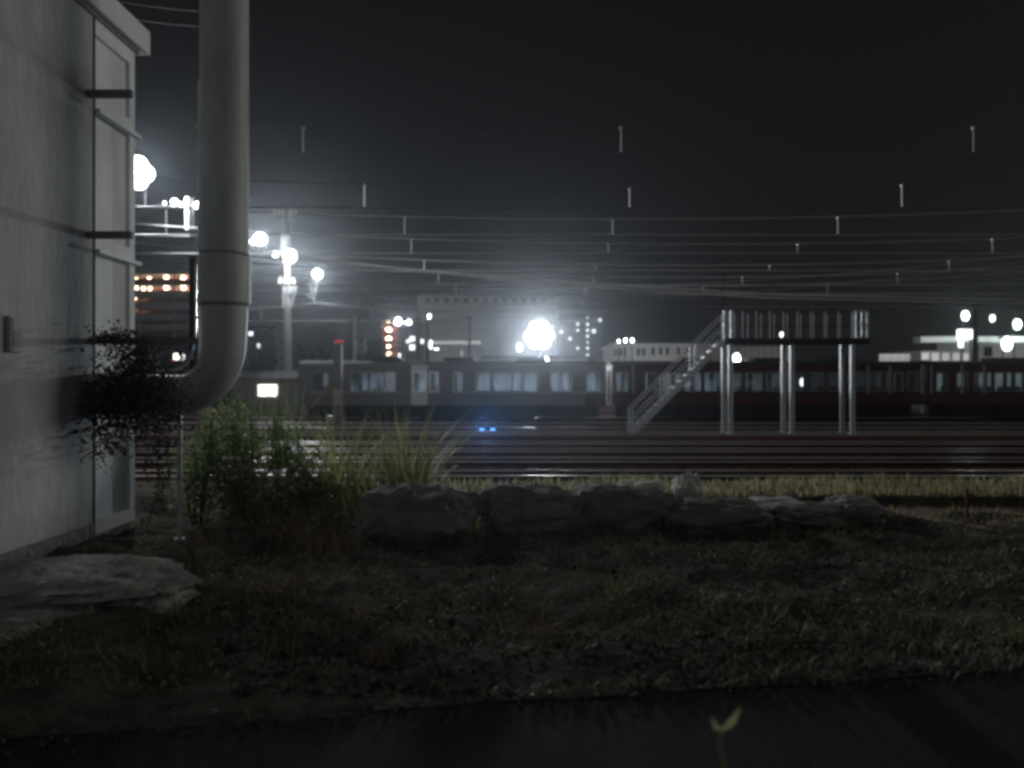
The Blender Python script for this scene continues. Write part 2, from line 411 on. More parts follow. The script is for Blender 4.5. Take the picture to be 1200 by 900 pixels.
# ------------------------------------------------------------------ vegetation builders
def blade(mb, base, h, lean, az, w, n=5, droop=.5):
    base = Vector(base); d = Vector((math.cos(az), math.sin(az), 0)); side = Vector((-d.y, d.x, 0))
    pts = []
    for i in range(n+1):
        t = i/n
        p = base + d*(lean*h*(t**1.8)) + Vector((0,0,h*(t - droop*lean*t*t*.6)))
        pts.append((p, w*(1-t**1.5)*.5 + .0006))
    k = len(mb.v)
    for p, r in pts: mb.v += [tuple(p-side*r), tuple(p+side*r)]
    for i in range(n): mb.f.append((k+2*i, k+2*i+1, k+2*i+3, k+2*i+2))
def leaf(mb, p, size, nrm=None, fold=.25):
    p = Vector(p)
    u = Vector((rnd.gauss(0,1), rnd.gauss(0,1), rnd.gauss(0,.6))).normalized()
    v = u.cross(Vector((rnd.gauss(0,1), rnd.gauss(0,1), rnd.gauss(0,1)))).normalized(); w = u.cross(v)
    L, Wd = size, size*rnd.uniform(.35,.6)
    a, b = p, p+u*L
    m1, m2 = p+u*L*.45+v*Wd*.5+w*fold*Wd*.5, p+u*L*.45-v*Wd*.5+w*fold*Wd*.5
    k = len(mb.v); mb.v += [tuple(a), tuple(m1), tuple(b), tuple(m2)]; mb.f += [(k,k+1,k+2),(k,k+2,k+3)]
def bush(name, label, c, rx, ry, h, n, leafm, size, group=None, cat='bush', spikes=0):
    t = thing(name, label, cat, c, group); c = Vector(c)
    st = MB(); lf = MB(); tips = []
    for i in range(14):
        a = rnd.uniform(0, 6.28); rr = math.sqrt(rnd.random())
        tip = c + Vector((math.cos(a)*rx*rr, math.sin(a)*ry*rr, h*rnd.uniform(.55, 1.0)*(1-.35*rr)))
        b = c + Vector((math.cos(a)*rx*.25*rr, math.sin(a)*ry*.25*rr, -.03))
        mid = b.lerp(tip, .5) + Vector((0,0,h*.08))
        st.tube([b, mid, tip], [.012,.008,.003], 5); tips.append((b, mid, tip))
    for i in range(n):
        b, m, tp = rnd.choice(tips); s = rnd.uniform(.15, 1)
        p = b.lerp(m, s*2) if s < .5 else m.lerp(tp, (s-.5)*2)
        sp = .16 * (1.15 - .6*s)
        p += Vector((rnd.gauss(0,sp), rnd.gauss(0,sp), rnd.gauss(0,sp*.6)))
        p.z = max(p.z, c.z + .02)
        leaf(lf, p, size*rnd.uniform(.6,1.4))
    for i in range(spikes):
        a = rnd.uniform(0,6.28); r = rnd.uniform(0,1)
        blade(lf, c+Vector((math.cos(a)*rx*r*.7, math.sin(a)*ry*r*.7, h*.35)), h*rnd.uniform(.45,.85), rnd.uniform(.1,.5), rnd.uniform(0,6.28), .018)
    st.build('stems', M_bark, t); lf.build('leaves', leafm, t)
    return t
def clump(name, label, c, n, h, rad, m, w=.016, lean=(.15,.8), group=None, cat='grass clump', dead=0):
    t = thing(name, label, cat, c, group); bl = MB(); dr = MB()
    for i in range(int(n*1.5)):
        a = rnd.uniform(0,6.28); r = rad*math.sqrt(rnd.random())
        blade(dr if rnd.random() < dead else bl, (c[0]+math.cos(a)*r, c[1]+math.sin(a)*r, c[2]-.03), h*rnd.uniform(.45,1.1), rnd.uniform(*lean), a+rnd.gauss(0,.6), w*rnd.uniform(.6,1.3), 6)
    bl.build('blades', m, t)
    if dr.v: dr.build('dead_blades', M_dry, t)
    return t

# ivy on the duct mouth
def ivy(label, spots, n, size, loc):
    t = thing('ivy', label, 'climbing plant', loc, 'ivy on the duct and wall')
    lf = MB(); vn = MB()
    for i in range(n):
        cx, cz_, sx, sz, d0, d1 = rnd.choice(spots)
        y = rnd.uniform(d0, d1)
        p = at(cx + rnd.gauss(0,1)*sx*.5, cz_ + rnd.gauss(0,1)*sz*.5, y)
        if p.x < WX + .02: p.x = WX + rnd.uniform(.02,.25)
        leaf(lf, p, size*rnd.uniform(.6,1.4))
    for k in range(10):
        cx, cz_, sx, sz, d0, d1 = rnd.choice(spots); a = at(cx, cz_, (d0+d1)/2); a.x = max(a.x, WX+.05)
        b = at(cx+rnd.gauss(0,sx*.7), cz_+rnd.uniform(.2,1)*sz, (d0+d1)/2); b.x = max(b.x, WX+.05)
        vn.tube([a, a.lerp(b,.5)+Vector((rnd.gauss(0,.05),0,.05)), b], .008, 5)
    lf.build('leaves', M_ivy, t); vn.build('vines', M_bark, t); return t
ivy('dark ivy smothering the duct where it enters the warehouse wall', [(150,462,55,50,10.75,11.2),(170,445,50,40,10.8,11.15),(130,480,40,45,10.8,11.2),(165,480,50,40,10.8,11.2)], 3600, .075, (px(150,11), 11, 0))
ivy('small tuft of ivy on the dark bracket beside the wall joint', [(130,394,26,12,10.9,11.15),(148,402,20,16,10.95,11.2)], 420, .06, (px(130,11), 11, 2.7))
ivy('ragged ivy clump just above the duct mouth', [(158,425,26,26,11.0,11.4),(166,415,16,18,11.0,11.4)], 600, .065, (px(158,11), 11.2, 2.3))
ivy('loose strands of ivy hanging below the duct along the wall', [(122,515,24,30,10.7,11.1),(185,540,24,80,11.2,11.6),(190,500,20,50,11.2,11.6)], 900, .06, (px(130,11), 11, 0))

# green bushes between the duct and the tracks
for (x, d, rx, h, n, lab, lm, sp) in (
    (232, 12.6, .5, 1.75, 2000, 'dark leafy bush directly below the duct elbow', M_bush, 0),
    (275, 13.1, .75, 1.95, 2600, 'green bush with thin upright shoots just past the duct leg', M_bush, 30),
    (330, 13.3, .6, 1.85, 2200, 'bright green bush in front of the lit hut window', M_bush, 40),
    (300, 12.0, .8, 1.15, 2200, 'low dark bush in front of the taller green bushes', M_leaf, 0),
    (360, 12.6, .6, .95, 1500, 'low dark bush between the bright bush and the tall grass', M_leaf, 8)):
    bush('bush', lab, (px(x,d), d, 0), rx, .5, h*1.22, n, lm, .075, 'bushes by the duct', spikes=sp)
for (x, d, n, h, rad, lab) in (
    (398, 13.2, 80, 2.1, .32, 'tall green grass clump in front of the striped post'),
    (432, 13.0, 70, 1.5, .35, 'shorter arching grass clump between two taller ones'),
    (478, 13.2, 110, 2.1, .32, 'tall green grass clump leaning right at the edge of the boulders'),
    (455, 12.4, 110, .95, .55, 'low spreading grass clump at the head of the boulder row'),
    (418, 12.2, 90, .8, .45, 'low grass clump left of the boulder row')):
    clump('tall_grass', lab, (px(x,d), d, .03), n, h, rad, M_grass, .032, group='tall grass beside the boulders', dead=.12)
for (x, d, n, h, rad, lab) in (
    (330, 10.8, 110, .75, .4, 'wiry dry bramble clump below the green bushes'),
    (385, 10.4, 120, .7, .45, 'wiry dry bramble clump with pale stalks beside the first boulder'),
    (365, 11.6, 90, .85, .4, 'reddish dry stalks behind the bramble clumps'),
    (250, 10.2, 80, .6, .5, 'dark dry weeds at the foot of the duct leg'),
    (345, 8.2, 70, .4, .4, 'faint dry grass tuft nearest the road')):
    clump('dry_clump', lab, (px(x,d), d, 0), n, h, rad, M_dry, .009, (.3,1.3), 'dry bramble clumps', 'dry plant')
# grassy ledge (uncountable)
gr = MB()
for i in range(9000):
    x = rnd.uniform(-4, 15.5); y = LEDGE + .03 + rnd.random() * 2.1
    if x < .5 and rnd.random() < .6: continue
    dens = .5 + .5*fbm(x, y, 9, .7)
    if rnd.random() > dens + .45: continue
    blade(gr, (x, y, .22), rnd.uniform(.07,.20)*(.7+dens), rnd.uniform(.1,.9), rnd.uniform(0,6.28), .022, 3)
tag(gr.build('ledge_grass', M_pgrass), 'pale olive grass growing along the ledge before the tracks', 'grass', kind='stuff')
# weeds and litter on the rough foreground
wd = MB(); dl = MB()
for i in range(900):
    x = rnd.uniform(-5, 5); y = road_edge(x) + rnd.gauss(.02, .07)
    if fbm(x, 3, 0, .9) < -.05: continue
    blade(wd if rnd.random() < .4 else dl, (x, y, 0), rnd.uniform(.04,.13), rnd.uniform(.4,1.4), rnd.uniform(0,6.28), .01, 3)
for i in range(60):
    y0 = road_edge(0) + .3 + rnd.random()*6; x0 = rnd.uniform(-.6,.68)*y0
    if x0 < -5 or y0 < road_edge(x0)+.1: continue
    hh = rnd.uniform(.12,.34); q = wd if rnd.random() < .55 else dl
    for k in range(rnd.randint(10,28)):
        x, y = x0+rnd.gauss(0,.09), y0+rnd.gauss(0,.09)
        blade(q, (x, y, hgt(x,y)-.01), hh*rnd.uniform(.5,1.1), rnd.uniform(.2,1.1), rnd.uniform(0,6.28), .011, 4)
for i in range(15000):
    y = road_edge(0) + .1 + rnd.random()**1.2 * 7.9; x = rnd.uniform(-.68, .70)*y*1.05
    if y < road_edge(x)+.05 or x < WX: continue
    dens = fbm(x, y, 5, .6) + .25
    if rnd.random() > dens*1.7 + .18: continue
    z = hgt(x, y)
    if rnd.random() < .55:
        blade(wd if rnd.random() < .6 else dl, (x, y, z-.01), rnd.uniform(.05,.20), rnd.uniform(.2,1.2), rnd.uniform(0,6.28), .012, 3)
    else:
        for _ in range(3): leaf(wd if rnd.random() < .6 else dl, (x+rnd.gauss(0,.03), y+rnd.gauss(0,.03), z+rnd.uniform(.01,.09)), rnd.uniform(.02,.055))
tag(wd.build('weeds', M_leaf), 'low dark weeds over the rough ground', 'weeds', kind='stuff')
tag(dl.build('dry_litter', M_dry), 'dead stalks and leaf litter over the rough ground', 'litter', kind='stuff')
gv = MB()
def pebble(mb, c, r):
    k = len(mb.v); c = Vector(c)
    vs = [(1,0,0),(-1,0,0),(0,1,0),(0,-1,0),(0,0,1),(0,0,-.5)]
    q = Matrix.Rotation(rnd.uniform(0,6.28), 3, 'Z') @ Matrix.Rotation(rnd.uniform(-.6,.6), 3, 'X')
    for v in vs: mb.v.append(tuple(c + q @ (Vector(v)*r*rnd.uniform(.6,1.25))))
    mb.f += [tuple(k+i for i in t) for t in ((0,2,4),(2,1,4),(1,3,4),(3,0,4),(2,0,5),(1,2,5),(3,1,5),(0,3,5))]
def grit():
    for i in range(1500):
        x = rnd.uniform(-5, 5); y = road_edge(x) - .1 + rnd.gauss(0, .16)
        pebble(gv, (x, y, .006), rnd.uniform(.004,.014))
for i in range(15000):
    y = road_edge(0) + .05 + rnd.random()**1.3 * 7.8; x = rnd.uniform(-.35, .70)*y*1.05
    if y < road_edge(x) or x < WX+.3: continue
    if rnd.random() > .5 + fbm(x, y, 1, .5): continue
    pebble(gv, (x, y, hgt(x,y)+.004), abs(rnd.gauss(0,.014))+.009)
grit()
tag(gv.build('gravel', M_peb), 'loose gravel over the rough ground', 'gravel', kind='stuff')
bg_ = MB()
for i in range(16000):
    y = 16.8 + rnd.random()**1.5*12.5; x = rnd.uniform(-.3,.68)*y
    pebble(bg_, (x, y, .008), rnd.uniform(.02,.045))
tag(bg_.build('ballast_stones', M_ballast), 'rusty ballast stones between the rails', 'ballast', kind='stuff')

for (x, d, n, h, rad, m, lab) in (
    (560, 11.6, 50, .55, .22, M_grass, 'grass tuft in the gap before the flat-topped boulder'),
    (535, 11.0, 45, .45, .3, M_leaf, 'dim grass tuft at the front of the first dark boulder'),
    (682, 11.4, 40, .5, .2, M_dry, 'dry tuft in the gap before the wedge-shaped boulder'),
    (640, 12.7, 60, .75, .5, M_dry, 'pale dry grass behind the flat-topped boulder'),
    (740, 12.9, 60, .7, .4, M_grass, 'grass showing over the wedge-shaped boulder'),
    (782, 11.7, 45, .5, .22, M_leaf, 'dim tuft in the gap after the wedge-shaped boulder'),
    (862, 12.9, 50, .5, .4, M_pgrass, 'pale tuft growing up behind the pale flat rock'),
    (895, 11.6, 45, .45, .25, M_dry, 'dry tuft in the gap before the broad boulder'),
    (985, 11.9, 40, .4, .2, M_leaf, 'dim tuft in front of the rounded end boulder')):
    clump('boulder_tuft', lab, (px(x,d), d, 0), n, h, rad, m, .016, (.2,1.1), 'tufts among the boulders', 'grass tuft')
rg = MB()
for i in range(900):
    x = rnd.uniform(5.4, 10.5); y = rnd.uniform(12.5, LEDGE-.05)
    if rnd.random() > .35 + fbm(x, y, 2, .8): continue
    blade(rg, (x, y, hgt(x,y)+.04), rnd.uniform(.05,.16), rnd.uniform(.2,1.0), rnd.uniform(0,6.28), .016, 3)
tag(rg.build('dirt_grass', M_pgrass), 'thin pale grass over the red dirt strip', 'grass', kind='stuff')
# single weeds standing out
def weed(label, x, y, d, h, m, name='weed', nl=10, group='single weeds on the rough ground'):
    b = at(x, y, d); zg = hgt(b.x, b.y)
    t = thing(name, label, 'weed', (b.x, b.y, zg), group)
    st = MB(); lf = MB(); p = Vector((b.x, b.y, zg-.03)); pts = [p]
    for i in range(4):
        p = p + Vector((rnd.gauss(0,.02), rnd.gauss(0,.02), (h+.03)/4)); pts.append(p)
    st.tube(pts, [.006,.005,.004,.003,.002], 5)
    for i in range(nl):
        q = pts[rnd.choice((1,2,3,4))]; leaf(lf, q+Vector((rnd.gauss(0,.02),rnd.gauss(0,.02),rnd.gauss(0,.03))), rnd.uniform(.03,.07))
    st.build('stem', M_dry, t); lf.build('leaves', m, t); return t
def gd(y): return F*EYE/(y-450)
for (x, y, h, m, lab) in (
    (515, 755, .30, M_dry, 'dry reddish weed between the first boulder and the road'),
    (632, 700, .30, M_dry, 'thin pale bare stalk below the middle boulders'),
    (590, 735, .16, M_leaf, 'small green weed left of the pale bare stalk'),
    (655, 730, .2, M_leaf, 'small bushy green weed nearest the pale bare stalk'),
    (690, 775, .2, M_dry, 'stubby tan weed close to the kerb'),
    (840, 745, .34, M_leaf, 'upright green weed midway between the rounded boulder and the kerb'),
    (862, 730, .2, M_leaf, 'short green weed just right of the upright one'),
    (1025, 735, .3, M_leaf, 'upright weed in front of the red dirt strip'),
    (1130, 745, .16, M_leaf, 'low green weed farthest right on the rough ground'),
    (460, 700, .22, M_dry, 'short dry weed below the first dark boulder'),
    (495, 690, .25, M_dry, 'curled dry weed just below the first dark boulder')):
    weed(lab, x, y, gd(y), h, m)
# sprout close to the camera
sp = thing('sprout', 'lone pale sprout with two leaves standing up from the road', 'sprout', (px(851,3.4), 3.4, 0))
b = at(846, 856, 3.4)
MB().tube([(px(851,3.4),3.4,-.02), (px(852,3.4),3.4,.3), at(849,900,3.4), at(843,872,3.4), b], [.007,.006,.005,.005,.004], 8).build('stem', M_pgrass, sp, smooth=True)
for tip, w in ((at(868,830,3.36), .035), (at(834,840,3.42), .022)):
    lm = MB(); d = tip - b; side = d.cross(Vector((0,1,.4))).normalized()
    k = 0
    for i in range(7):
        t = i/6; p = b + d*t + Vector((0,0,-.02*math.sin(math.pi*t))); r = w*math.sin(math.pi*min(1,t*.9+.08))*.5
        lm.v += [tuple(p-side*r+Vector((0,.008,0))), tuple(p), tuple(p+side*r+Vector((0,.008,0)))]
    for i in range(6):
        for j in range(2): lm.f.append((3*i+j, 3*i+j+1, 3*i+j+4, 3*i+j+3))
    lm.build('leaf', M_pgrass, sp, smooth=True)

# ------------------------------------------------------------------ boulders
def boulder(name, label, c, s, m, seed, cat='boulder', group='row of boulders', flat=.0, rough=.28):
    mb = MB(); n, k = 56, 34
    for i in range(k+1):
        t = math.pi*i/k
        for j in range(n):
            a = 2*math.pi*j/n
            v = Vector((math.sin(t)*math.cos(a), math.sin(t)*math.sin(a), math.cos(t)))
            e = .72                      # towards a block
            v = Vector([math.copysign(abs(q)**e, q) for q in v])
            w = v.copy()
            v *= 1 + rough*noise.fractal(w*1.1 + Vector((seed*7.1, seed, 0)), 1, 2, 4)
            v *= 1 + .10*noise.fractal(w*4.3 + Vector((seed*3.3, 2, seed)), .8, 2, 4)
            mb.v.append((c[0]+v.x*s[0], c[1]+v.y*s[1], c[2]+v.z*s[2]*(1-flat*(v.z > 0))))
    for i in range(k):
        for j in range(n):
            a, b2 = i*n+j, i*n+(j+1) % n; mb.f.append((a, a+n, b2+n, b2))
    o = mb.build(name, m); smooth_by_angle(o)
    # origin at the base
    off = Vector((c[0], c[1], 0))
    for v in o.data.vertices: v.co -= off
    o.location = off
    return tag(o, label, cat, group)
for i, (x0, x1, yt, yb, d, lab) in enumerate((
    (425, 560, 568, 645, 11.4, 'dark rounded boulder at the grass end of the row'),
    (556, 682, 567, 632, 11.9, 'long flat-topped boulder second in the row'),
    (676, 790, 566, 622, 12.2, 'wedge-shaped boulder third in the row with a pale front'),
    (778, 905, 580, 632, 11.9, 'low dark boulder in front of the pale knob'),
    (885, 990, 585, 628, 12.3, 'low broad boulder between the dark one and the rounded end one'),
    (972, 1036, 582, 626, 12.5, 'smooth rounded boulder at the red dirt end of the row'))):
    zt = pz(yt+4, d); w = (px(x1,d)-px(x0,d))/2
    boulder('boulder', lab, ((px(x0,d)+px(x1,d))/2, d+.1, zt*.42), (w*.98, .45, zt*.56), M_stone, i+1)
boulder('pale_boulder', 'small upright pale knob of rock perched on the boulder row', (px(808,12.4), 12.45, pz(580,12.4)), (.23,.2,.3), M_stonel, 11)
boulder('pale_boulder', 'small flat pale rock lying behind the broad boulder', (px(905,12.9), 12.9, pz(592,12.9)), (.42,.2,.12), M_stonel, 12)
boulder('pale_boulder', 'small pale rock lying behind the flat-topped boulder', (px(748,12.9), 12.8, pz(575,12.9)), (.4,.2,.16), M_stonel, 13)
boulder('rubble_slab', 'broken pale concrete slab on the ground at the foot of the warehouse wall', (-5.05, 8.25, .08), (1.55, 1.05, .2), M_slab, 21, 'rubble', 'rubble by the warehouse', rough=.24)
boulder('rubble_slab', 'smaller broken chunk lying against the end of the pale slab', (-3.75, 8.0, .03), (.5, .45, .2), M_slab, 22, 'rubble', 'rubble by the warehouse', rough=.3)
boulder('rubble_slab', 'low earthy lump in front of the pale slab', (-4.9, 7.1, .0), (1.2, .6, .16), M_concd, 23, 'rubble', 'rubble by the warehouse', rough=.25)
# thin stake in the red strip
stk = MB().bar((px(1133,12.9),12.9,-.1), (px(1133,12.9),12.9,pz(572,12.9)), .035)
tag(stk.build('stake', M_rust), 'thin rusty stake standing in the red dirt strip', 'stake')

# ------------------------------------------------------------------ steel inspection platform
PY0, PY1 = 32.0, 33.0
pf = thing('inspection_platform', 'galvanised steel roof-height platform with a stair beside the tracks', 'platform', (px(850,PY0), PY0, .2))
zd = pz(397, PY0); zg = .2
for x in (856, 928, 999):
    for y in (PY0, PY1):
        X = px(x, PY0); c = MB()
        c.box(X-.085, X-.06, y-.06, y+.06, zg, zd-.2); c.box(X+.06, X+.085, y-.06, y+.06, zg, zd-.2); c.box(X-.06, X+.06, y-.012, y+.012, zg, zd-.2)
        c.box(X-.14, X+.14, y-.14, y+.14, zg, zg+.03)
        c.build('column', M_galv, pf)
XA, XB = px(850, PY0), px(1017, PY0)
MB().box(XA, XB, PY0-.12, PY1+.12, zd-.19, zd).build('deck', M_dark, pf)
edg = MB().box(XA, XB, PY0-.15, PY0-.123, zd-.16, zd+.02); edg.build('edge_beam', M_dark, pf)
zr = pz(365, PY0)
nP = 11
for i in range(nP):
    X = XA + .12 + (XB-XA-.24)*i/(nP-1)
    for y in (PY0-.08, PY1+.08):
        MB().tube([(X,y,zd),(X,y,zr)], .022, 8).build('railing_post', M_galv, pf)
for y in (PY0-.08, PY1+.08):
    hr = MB()
    for z in (zr, (zr+zd)/2): hr.tube([(XA+.1,y,z),(XB-.1,y,z)], .013, 8)
    hr.build('handrail', M_dark, pf)
gt = MB()
X0, X1 = px(1002, PY0), XB-.06
for X in (X0, (X0+X1)/2, X1): gt.box(X-.03, X+.03, PY0-.14, PY0-.085, zd, zr+.03)
for z in (zd+.05, (zd+zr)/2, zr): gt.box(X0, X1, PY0-.14, PY0-.09, z-.03, z+.03)
gt.build('end_gate', M_galv, pf)
for x in (849, 857): MB().box(px(x,PY0)-.06, px(x,PY0)+.06, PY0-.1, PY0-.02, zd, zr+.05).build('entry_post', M_galv, pf)
SX0, SX1 = px(741, PY0), px(850, PY0)
for y in (PY0+.02, PY1-.05):
    MB().bar((SX0, y, zg), (SX1, y, zd-.05), .04, .22).build('stringer', M_galv, pf)
for i in range(15):
    t = (i+.7)/15.5; X = SX0+(SX1-SX0)*t; Z = zg+(zd-.05-zg)*t
    MB().box(X-.13, X+.13, PY0+.04, PY1-.07, Z-.015, Z+.015).build('tread', M_galv, pf)
for y in (PY0+.02, PY1-.05):
    sr = MB()
    for dz in (.55, 1.02):
        sr.tube([(SX0,y,zg+dz),(SX1,y,zd-.05+dz)], .026, 8)
    sr.build('stair_handrail', M_galv, pf)
    for t in (0, .35, .68):
        X = SX0+(SX1-SX0)*t; Z = zg+(zd-.05-zg)*t
        MB().box(X-.04, X+.04, y-.03, y+.03, Z, Z+1.03).build('stair_post', M_galv, pf)

# ------------------------------------------------------------------ train
TY = 47.0
def car(name, label, x0, x1, bodym, wins, doors, group='carriages of the parked train', redends=None, posts=()):
    X0, X1 = px(x0, TY), px(x1, TY)
    Y0, Y1 = TY, TY+2.8
    zs0, zs1 = pz(475, TY), pz(427, TY)
    zw0, zw1 = pz(458, TY), pz(437, TY)
    t = thing(name, label, 'train carriage', ((X0+X1)/2, (Y0+Y1)/2, .25), group)
    ops = sorted([(px(a,TY), px(b,TY)) for a, b in wins])
    for (y, nm) in ((Y0, 'side'), (Y1-.06, 'side')):
        s = MB(); s.box(X0, X1, y, y+.06, zs0, zw0); s.box(X0, X1, y, y+.06, zw1, zs1)
        cur = X0
        for a, b in ops:
            s.box(cur, a, y, y+.06, zw0, zw1); cur = b
        s.box(cur, X1, y, y+.06, zw0, zw1)
        sd = s.build('side_wall', bodym, t)
        for a, b in ops:
            p = MB().box(a, b, y+.025, y+.035, zw0, zw1).build('window', M_glass, t)
            if y == Y0:
                f = MB(); e = .035
                f.box(a-e, a, y-.014, y-.002, zw0-e, zw1+e); f.box(b, b+e, y-.014, y-.002, zw0-e, zw1+e)
                f.box(a, b, y-.014, y-.002, zw0-e, zw0); f.box(a, b, y-.014, y-.002, zw1, zw1+e)
                f.build('frame', M_steel, p)
    MB().box(X0, X1, Y0+.06, Y1-.06, zs0, zs0+.12).build('floor', M_dark, t)
    ew = MB()
    for xa in (X0, X1-.06):
        ew.box(xa, xa+.06, Y0+.06, Y0+.95, zs0+.12, zs1); ew.box(xa, xa+.06, Y1-.95, Y1-.06, zs0+.12, zs1); ew.box(xa, xa+.06, Y0+.95, Y1-.95, zs1-.35, zs1)
    ew.build('end_wall', bodym, t)
    rf = MB(); n = 10
    for X in (X0-.03, X1+.03):
        for i in range(n+1):
            u = i/n; rf.v.append((X, Y0-.05+(Y1-Y0+.1)*u, zs1+.24*math.sin(math.pi*u)**.55))
    for i in range(n): rf.f.append((i, i+1, n+2+i, n+1+i))
    rf.f.append(tuple(range(n+1))); rf.f.append(tuple(range(n+1, 2*n+2))[::-1]); rf.f.append((0, n+1, 2*n+1, n))
    rf.build('roof', M_roof, t)
    L = X1-X0
    for u in (.28, .52, .76): MB().box(X0+L*u-.9, X0+L*u+.9, Y0+.7, Y1-.7, zs1+.2, zs1+.42).build('roof_unit', M_roof, t)
    st = MB()
    for i in range(int(L/1.7)):
        X = X0+1.2+i*1.7
        if X > X1-.8: break
        for y in (Y0+.1, Y1-1.1): st.box(X, X+.12, y, y+1.0, zs0+.12, zs0+1.1)
    st.build('seats', M_wood, t)
    un = MB()
    for u, w, hh in ((.225,3.3,.74),(.395,2.0,.8),(.5,2.1,.74),(.61,2.9,.78)): un.box(X0+L*u, X0+L*u+w, Y0+.15, Y1-.15, zs0-hh, zs0)
    un.box(X0+.3, X1-.3, Y0+.7, Y0+.76, zs0-.72, zs0)
    un.build('underframe', M_dark, t)
    for u in (.14, .86):
        Xc = X0+L*u
        bo = MB().box(Xc-1.45, Xc+1.45, Y0+.42, Y0+.52, .32, .9); bo.box(Xc-1.45, Xc+1.45, Y1-.52, Y1-.42, .32, .9); bo.box(Xc-1.3, Xc+1.3, Y0+.6, Y1-.6, .3, .98)
        bg = bo.build('bogie', M_dark, t)
        for dx in (-1.05, 1.05):
            for yy in (48.4-.5335, 48.4+.5335):
                MB().tube([(Xc+dx, yy-.06, .195+.41), (Xc+dx, yy+.06, .195+.41)], .41, 20).build('wheel', M_rust, bg)
    for a, b in doors:
        A, B = px(a,TY), px(b,TY)
        dw = [(p_, q_) for p_, q_ in ops if p_ > A-.05 and q_ < B+.05]
        d = MB().box(A, B, Y0-.022, Y0-.002, zs0+.02, zw0-.05); d.box(A, B, Y0-.022, Y0-.002, zw1+.05, zs1-.03)
        if dw:
            d.box(A, dw[0][0]-.04, Y0-.022, Y0-.002, zw0-.05, zw1+.05); d.box(dw[-1][1]+.04, B, Y0-.022, Y0-.002, zw0-.05, zw1+.05)
        else: d = MB().box(A, B, Y0-.022, Y0-.002, zs0+.02, zs1-.03)
        d.build('door', M_doorglare if bodym is M_silver and a < 500 else bodym, t)  # only the first silver door carries the painted reflection tone
    for a in posts:
        A = px(a, TY); MB().box(A-.06, A+.06, Y0-.03, Y0-.003, zw0-.15, zs1-.05).build('corner_post', M_galv, t)
    if redends:
        for a, b in redends:
            A, B = px(a,TY), px(b,TY)
            MB().box(A, B, Y0-.008, Y0-.001, zs0, zw0-.08).build('red_panel', M_red, t)
    MB().box(X0+.2, X1-.2, Y0-.012, Y0-.001, zw0-.13, zw0-.06).build('trim_strip', M_galv if bodym is M_silver else M_dark, t)
    MB().box(X1+.06, X1+.16, Y0+.9, Y1-.9, zs0, zs1-.2).build('gangway', M_dark, t)
    return t
car('train_carriage', 'silver carriage of the parked train with steel doors and a maroon end panel', 350, 709, M_silver,
    [(366,384),(412,421),(425,441),(443,462),(485,499),(504,513),(532,541),(558,574),(577,599),(601,612),(614,631),(646,657),(659,670),(688,703)],
    [(482,501),(516,530)], redends=[(686,708)], posts=[707])
w2 = [(723,735),(757,768)] + [(778+i*24, 797+i*24) for i in range(10)] + [(1020,1040),(1048,1058),(1064,1076)]
car('train_carriage', 'middle maroon carriage behind the steel stair platform', 717, 1081, M_red, w2, [(740,754),(1043,1046)], posts=[718,742,1017,1043,1080])
w3 = [(1098,1110),(1122,1134)] + [(1142+i*24,1161+i*24) for i in range(10)] + [(1390,1405),(1412,1424)]
car('train_carriage', 'maroon carriage beyond the gap past the steel stair platform', 1090, 1454, M_red, w3, [(1137,1140)], posts=[1091,1127,1153])

# ------------------------------------------------------------------ overhead line: one catenary per track
CT = [17.3, 20.3, 23.2, 26.8, 30.6, 35.0, 40.5, 48.2]
CL = ['nearest','second nearest','third nearest','fourth nearest','fifth nearest','third farthest','second farthest','farthest']
rows = {0:[(427,216,243),(738,222,246),(1057,223,246)],1:[(474,254,275),(718,258,276),(982,258,276)],2:[(482,280,297),(713,280,297),(935,283,299),(1163,282,297)],
        3:[(497,305,317),(698,308,322),(902,312,323),(1112,307,323)],4:[(514,320,334),(695,322,335),(870,326,335),(1052,324,333)],5:[(534,332,345),(687,336,347),(824,349,360),(970,347,360)],
        6:[(430,337,344),(541,346,357),(685,350,360)],7:[(420,352,360),(555,357,368),(683,362,370)]}
for i, D in enumerate(CT):
    t = thing('catenary', CL[i] + ' overhead line with contact wire hung on short droppers above the yard', 'overhead line', (0, D, 5.5), 'overhead lines')
    cw = MB(); mw = MB()
    zc0 = pz(rows[i][0][2], D); zm0 = pz(rows[i][0][1], D)
    Xd = [px(r[0], D) for r in rows[i]]
    def zm(x):
        base = zm0 - .012*(x - Xd[0]) if False else zm0
        u = (x - (Xd[0]+Xd[-1])/2)
        return base + .0022*u*u - .0022*((Xd[0]-(Xd[0]+Xd[-1])/2)**2)
    xs_ = [-26 + k*2.0 for k in range(30)]
    mw.tube([(x, D, zm(x)) for x in xs_], .014, 8); cw.tube([(x, D, zc0 - .0006*(x-Xd[0])**2*0) for x in (-26, 0, 32)], .013, 8)
    mw.build('messenger_wire', M_wire if i else M_unlit, t); cw.build('contact_wire', M_wire if i else M_unlit, t)  # nearest line takes the darkened unlit colouring
    for (x, ya, yb) in rows[i]:
        X = px(x, D); d = MB().tube([(X, D, zc0), (X, D, zm(X))], .014, 8); d.cbox((X, D, zm(X)-.02), .05, .05, .06)
        d.build('dropper', M_drop, t)
